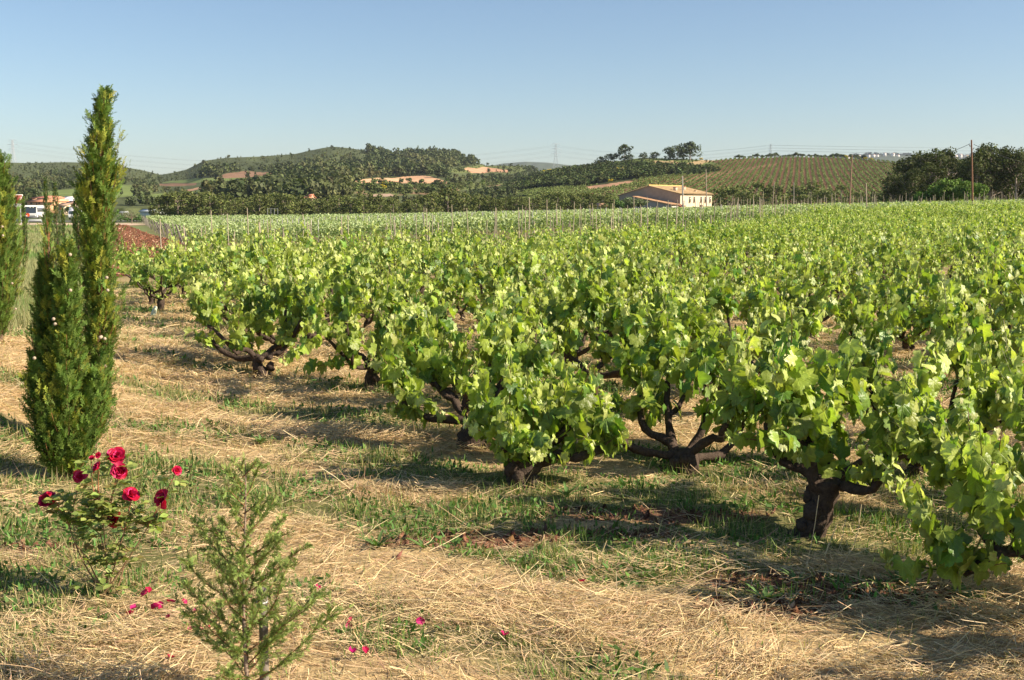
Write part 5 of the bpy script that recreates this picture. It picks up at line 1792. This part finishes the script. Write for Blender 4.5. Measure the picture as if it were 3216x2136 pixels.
def text_obj(s, size, depth, loc, rot, mat, parent, align='LEFT'):
    cu = bpy.data.curves.new('lettering', 'FONT'); cu.body = s; cu.size = size; cu.extrude = depth; cu.align_x = align; cu.align_y = 'CENTER'
    cu.resolution_u = 3
    t = bpy.data.objects.new('lettering', cu); col.objects.link(t)
    dg = bpy.context.evaluated_depsgraph_get(); me = bpy.data.meshes.new_from_object(t.evaluated_get(dg)); bpy.data.objects.remove(t)
    o = bpy.data.objects.new('lettering', me); me.materials.clear(); me.materials.append(mat)
    at = me.color_attributes.new('Col', 'FLOAT_COLOR', 'POINT'); c = mat['tc'] if 'tc' in mat else (.8, .8, .78)
    at.data.foreach_set('color', np.tile(np.array([*c, 1.]), (len(me.vertices), 1)).astype(np.float32).ravel())
    o.location = loc; o.rotation_euler = rot; o.parent = parent; col.objects.link(o); return o


M_WHITE = mat_attr('white_paint', rough=.5); M_WHITE['tc'] = (.85, .83, .8)
M_DARK = mat_attr('dark_paint', rough=.5); M_DARK['tc'] = (.15, .16, .2)


def coach():
    y = 250.0; a = P(77, 687, y); b = P(120, 687, y); top = float(P(77, 645, y)[2]); zb = float(a[2])
    w = 2.55; h = top - zb; root = empty('coach', (float(a[0] + b[0]) / 2 - .1, y, zb), math.radians(14)); L_ = 11.5
    def prism(prof, x0, x1, c):
        g = Geo(); n = len(prof); V = [(x0, p, q) for p, q in prof] + [(x1, p, q) for p, q in prof]
        g.add(V, [[i, (i + 1) % n, n + (i + 1) % n, n + i] for i in range(n)], c); g.add(V, [list(range(n))[::-1], list(range(n, 2 * n))], c); return g
    prof = [(0.02, .32), (.0, 1.2), (.12, h * .62), (.38, h * .93), (.8, h), (L_ - .3, h), (L_, h - .3), (L_, .32)]
    prism(prof, -w / 2, w / 2, (.80, .78, .76)).build('body', M_PAINT, root)
    g = Geo(); V = []
    for (p, q) in ((-.03, 1.28), (.08, h * .62), (.33, h * .90)): V += [(-w / 2 + .1, p - .03, q), (w / 2 - .1, p - .03, q)]
    g.add(V, [[0, 1, 3, 2], [2, 3, 5, 4]], (.035, .045, .055)); g.build('windscreen', M_GLASS, root)
    g = Geo()
    for k in range(6): g.box((w / 2 + .012, 1.6 + k * 1.6, h * .66), (.03, 1.45, h * .30), (.16, .16, .18))
    g.build('side_windows', M_GLASS, root)
    g = Geo()
    for k in range(6): g.box((-w / 2 - .012, 1.6 + k * 1.6, h * .66), (.03, 1.45, h * .30), (.16, .16, .18))
    g.build('far_side_windows', M_GLASS, root)
    for sx in (-1, 1):
        for yy in (2.3, 8.6):
            g = Geo(); g.tube([(sx * (w / 2 - .28), yy, .45), (sx * (w / 2 + .01), yy, .45)], .47, (.03, .03, .03), 16); wh = g.build('wheel', M_DARK, root)
            g = Geo(); g.tube([(sx * (w / 2 + .0), yy, .45), (sx * (w / 2 + .03), yy, .45)], .25, (.45, .45, .46), 12); g.build('rim', M_METAL, wh)
        g = Geo(); g.box((sx * .92, -.02, .62), (.34, .06, .2), (.75, .75, .72)); g.build('headlight', M_GLASS, root)
        g = Geo(); g.tube([(sx * (w / 2 - .05), .3, h * .9), (sx * (w / 2 + .16), -.1, h * .88), (sx * (w / 2 + .16), -.12, h * .7)], .05, (.07, .07, .07), 5); g.build('mirror', M_DARK, root)
    g = Geo()
    for sx in (-.1, .55): g.box((sx, .26 - .06, h * .85), (.22, .06, .2), (.8, .75, .5))
    g.build('destination_sign', M_PAINT, root)
    g = Geo(); a_ = np.linspace(0, 2 * PI, 25)[:-1]; V = np.stack([-.62 + .42 * np.cos(a_), np.full(24, -.04), .85 + .42 * np.sin(a_)], -1); g.add(V, [list(range(24))], (.66, .06, .02)); e = g.build('round_emblem', M_PAINT, root)
    M_OR = mat_attr('yellow_paint', rough=.5); M_OR['tc'] = (.85, .45, .12)
    text_obj('J', .62, .005, (-.62, -.055, .85), (PI / 2, 0, 0), M_OR, e, 'CENTER')
    g = Geo(); g.box((0, .03, .2), (w - .1, .3, .26), (.06, .06, .06)); g.build('bumper', M_DARK, root)
    tag(root, 'white coach with large dark windscreen and red round emblem on the road', 'bus')


coach()


def road_sign():
    y = 205.0; tr_ = P(71, 611, y); br = P(71, 640, y); x1 = float(tr_[0]); zt, zb = float(tr_[2]), float(br[2]); w = 3.6; gz = float(G(x1, y))
    root = empty('road_sign', (x1 - w / 2, y, gz)); h = zt - zb; zc = (zt + zb) / 2 - gz
    g = Geo(); g.box((0, .02, zc), (w, .05, h), (.75, .72, .68)); fr = g.build('frame', M_PAINT, root)
    g = Geo(); g.box((0, -.02, zc - .02), (w - .16, .05, h - .16), (.20, .045, .022)); g.build('panel', M_PAINT, root)
    for sx in (-1.2, 1.2): g = Geo(); g.tube([(sx, .12, -.2), (sx, .12, zt - gz)], .06, (.45, .45, .45), 6); g.build('post', M_METAL, root)
    text_obj('bi', .52, .004, (w / 2 - 1.72, -.055, zc + .32), (PI / 2, 0, 0), M_WHITE, root)
    text_obj('nana', .40, .004, (w / 2 - 1.95, -.055, zc - .14), (PI / 2, 0, 0), M_WHITE, root)
    g = Geo(); p = np.array([w / 2 - .62, -.06, zc - .22]); g.tube([p, p + [.2, 0, .2], p + [.3, 0, .3], p + [.42, 0, .42]], [.07, .08, .04, .035], (.85, .83, .8), 6); g.build('symbol', M_PAINT, root)
    g = Geo(); V = [(-w / 2, -.02, zc - h / 2 - .02), (w / 2 - .5, -.02, zc - h / 2 - .02), (w / 2 - .3, -.02, zc - h / 2 - .35), (w / 2 - .6, -.02, zc - h / 2 - .62), (-w / 2, -.02, zc - h / 2 - .45)]
    V2 = [(a_, b_ + .05, c_) for a_, b_, c_ in V]; g.add(V + V2, [[0, 4, 3, 2, 1], [5, 6, 7, 8, 9]] , (.72, .73, .75)); g.add(V + V2, [[i, (i + 1) % 5, 5 + (i + 1) % 5, 5 + i] for i in range(5)], (.6, .6, .6)); g.build('arrow_panel', M_PAINT, root)
    tag(root, 'brown road sign with white lettering and pale frame behind the left cypress', 'sign')


road_sign()


def truck():
    y = 262.0; a = P(222, 690, y); root = empty('delivery_truck', (float(a[0]) + .5, y, float(a[2])), math.radians(6))
    g = Geo(); g.box((0, 3.2, 1.75), (2.1, 4.2, 2.3), (.82, .82, .84)); g.build('cargo_box', M_PAINT, root)
    g = Geo(); V = [(-1, 0, .4), (1, 0, .4), (1, 0, 1.25), (-1, 0, 1.25), (-1, .45, 2.1), (1, .45, 2.1), (1, 1.1, 2.1), (-1, 1.1, 2.1), (-1, 1.1, .4), (1, 1.1, .4)]
    g.add(V, [[0, 1, 2, 3], [3, 2, 5, 4], [4, 5, 6, 7], [7, 6, 9, 8], [8, 9, 1, 0]], (.82, .82, .84)); g.add(V, [[0, 3, 4, 7, 8], [1, 9, 6, 5, 2]], (.82, .82, .84)); g.build('cab', M_PAINT, root)
    g = Geo(); g.add([(-.9, -.0, 1.28), (.9, -.0, 1.28), (.9, .40, 2.04), (-.9, .40, 2.04)], [[0, 1, 2, 3]], (.05, .07, .09)); o = g.build('windscreen', M_GLASS, root); o.location = (0, -.03, .01)
    for sx in (-1, 1):
        for yy in (.9, 4.3): g = Geo(); g.tube([(sx * .75, yy, .42), (sx * 1.02, yy, .42)], .42, (.03, .03, .03), 14); g.build('wheel', M_DARK, root)
        g = Geo(); g.box((sx * .75, -.02, .7), (.25, .05, .16), (.7, .7, .66)); g.build('headlight', M_GLASS, root)
    tag(root, 'white delivery truck on the road left of the tallest cypress', 'truck')


truck()


# ------------------------------------------------------------------ poles, wires, pylons
def pole(u_top, v_top, u_bot, v_bot, y, r, c, label, name='utility_pole', insul=False, mat=None):
    a = P(u_bot, v_bot, y); b = P(u_top, v_top, y); gz = float(G(a[0], y)); s = (b - a) / max(1e-6, float(b[2] - a[2])); a = a + s * (gz - a[2])
    root = empty(name, (float(a[0]), y, gz)); d = b - a
    g = Geo(); g.tube(np.array([[0, 0, 0], d * .5 + [.01, 0, 0], d]), [r, r * .85, r * .7], c, 8); g.build('shaft', mat or M_WOOD, root)
    if insul:
        for k, sx in enumerate((-.1, .16)):
            q = Geo(); q.tube([d + [0, 0, -.5 - .25 * k], d + [sx, 0, -.5 - .25 * k], d + [sx * 1.6, 0, -.38 - .25 * k]], .035, (.22, .18, .15), 5); q.build('bracket', M_METAL, root)
    tag(root, label, 'pole'); return b


BR_ = (.23, .12, .075)
tp_ = pole(3051, 440, 3054, 634, 92, .085, BR_, 'tall brown wooden pole with wires in front of the right grove', insul=True)
pole(2676, 488, 2668, 640, 100, .07, (.30, .19, .13), 'leaning wooden pole in front of the vineyard hill')
pole(2143, 553, 2145, 660, 230, .17, (.42, .38, .33), 'thick pale pole in front of the sunlit corner of the farmhouse')
pole(2217, 531, 2219, 660, 225, .12, (.34, .28, .22), 'slim tall pole in front of the farmhouse windows')
pole(2493, 573, 2493, 650, 150, .06, (.34, .30, .25), 'thin pole among the bushes right of the farmhouse')
pole(2432, 550 + 20, 2426, 650, 150, .06, (.34, .27, .2), 'thin leaning pole left of the thin upright one')
pole(2720, 575, 2721, 650, 90, .06, (.40, .32, .24), 'taller stake like pole left of the right grove')
pole(841, 609, 843, 634, 330, .28, (.60, .58, .52), 'left pale concrete pole against the pines', mat=M_PLASTER)
pole(850, 625, 852, 664, 300, .22, (.60, .58, .52), 'right pale concrete pole against the pines', mat=M_PLASTER)
pole(700, 617, 700, 632, 330, .25, (.60, .58, .52), 'short pale pole top left of the concrete pair', mat=M_PLASTER)
# steel frame beside them
fr = empty('steel_frame', (float(P(840, 664, 262)[0]), 262, float(G(-55, 262)))); hh = float(P(840, 654, 262)[2]) - fr.location.z; Lw = 32 / F * 262
for k in range(4):
    q = Geo(); q.tube([(Lw * k / 3, 0, 0), (Lw * k / 3, 0, hh)], .055, (.26, .27, .27), 5); q.build('post', M_METAL, fr)
q = Geo(); q.tube([(0, 0, hh - .1), (Lw, 0, hh - .1)], .03, (.26, .27, .27), 5); q.build('crossbar', M_METAL, fr)
tag(fr, 'open frame of four steel posts with a crossbar before the pines', 'frame')


def wire(p, q, sag, r, label, name='overhead_wire', c=(.06, .06, .06)):
    p = np.asarray(p, float); q = np.asarray(q, float); t = np.linspace(0, 1, 24)[:, None]
    c_ = p + (q - p) * t; c_[:, 2] -= (sag * 4 * t * (1 - t))[:, 0]; g = Geo(); g.tube(c_ - p, r, c, 4, cap=False); o = g.build(name, M_DARK); o.location = p
    tag(o, label, 'wire')


tp_ = np.array(tp_)
wire(tp_ + [-.1, 0, -.3], P(2676, 492, 100) + np.array([0, 0, 0]), 1.0, .018, 'dark wire slanting from the tall brown pole down to the leaning pole')
wire(tp_ + [.2, 0, -.35], P(3500, 545, 88), .7, .018, 'dark wire running right from the tall brown pole across the grove')


def pylon(u, vt, vb, y, label):
    a = P(u, vb, y); t = P(u, vt, y); h = float(t[2] - a[2]); root = empty('power_pylon', tuple(float(v) for v in a)); c = (.50, .52, .54)
    g = Geo(); r = h * .0036
    zs = np.linspace(0, h * .96, 9); wd = np.interp(zs, [0, h * .55, h * .96], [h * .11, h * .035, h * .022])
    cs = [np.array([[sx * w, sy * w, z] for z, w in zip(zs, wd)]) for sx, sy in ((-1, -1), (1, -1), (1, 1), (-1, 1))]
    for q in cs: g.tube(q, r * 1.5, c, 3)
    for k in range(8):
        for m in range(4): g.tube([cs[m][k], cs[(m + 1) % 4][k + 1]], r * .8, c, 3, cap=False); g.tube([cs[(m + 1) % 4][k], cs[m][k + 1]], r * .8, c, 3, cap=False)
    g.build('tower', M_METAL, root)
    for z, w in ((.62, .17), (.79, .20), (.96, .15)):
        q = Geo(); q.tube([(-h * w, 0, h * z), (-h * w * .5, 0, h * (z + .012)), (0, 0, h * (z + .03)), (h * w * .5, 0, h * (z + .012)), (h * w, 0, h * z)], r * 1.3, c, 3); q.tube([(-h * w, 0, h * z), (h * w, 0, h * z)], r, c, 3)
        for s in (-1, 1): q.tube([(s * h * w, 0, h * z), (s * h * w, 0, h * (z - .06))], r * .9, c, 3)
        q.build('crossarm', M_METAL, root)
    tag(root, label, 'pylon', 'power pylons on the skyline'); return np.array(a), h


PY = [pylon(1745, 449, 540, 1500, 'lattice pylon on the skyline between the wooded hill and the vineyard hill'), pylon(2419, 451, 502, 1100, 'lattice pylon peeping over the crest of the vineyard hill'), pylon(43, 437, 520, 1500, 'lattice pylon on the skyline at the far left')]
for k, (z, w) in enumerate(((.56, .17), (.73, .20), (.90, .15))):
    for s in (-1, 1):
        a, h = PY[0]; b, h2 = PY[1]; d, h3 = PY[2]
        nm = ('lower', 'middle', 'upper')[k] + (' left' if s < 0 else ' right')
        wire(a + [s * w * h, 0, z * h], b + [s * w * h2, 0, z * h2], 9, .045, nm + ' cable between the two pylons above the vineyard hill', 'power_cable', (.2, .21, .22))
        wire(d + [s * w * h3, 0, z * h3], a + [s * w * h, 0, z * h], 26, .05, nm + ' cable from the far left pylon over the wooded hills', 'power_cable', (.2, .21, .22))
        wire(b + [s * w * h2, 0, z * h2], b + np.array([900, -250, 6 + z * h2]) + [s * w * h2, 0, 0], 10, .045, nm + ' cable running right beyond the crest pylon', 'power_cable', (.2, .21, .22))

# ------------------------------------------------------------------ air
HAZE = 0.00006
hz = Geo(); hz.box((600, 2700, 102), (7000, 6600, 268), (1, 1, 1))
mh = bpy.data.materials.new('haze'); mh.use_nodes = True; nt = mh.node_tree; nt.nodes.clear()
ho = nt.nodes.new('ShaderNodeOutputMaterial'); pv = nt.nodes.new('ShaderNodeVolumePrincipled')
pv.inputs['Color'].default_value = (.78, .87, 1.0, 1); pv.inputs['Density'].default_value = HAZE; pv.inputs['Anisotropy'].default_value = .2
nt.links.new(pv.outputs[0], ho.inputs['Volume'])
tag(hz.build('haze', mh), 'thin pale haze over the valley', 'haze', kind='stuff')
print('objects', len(bpy.data.objects))
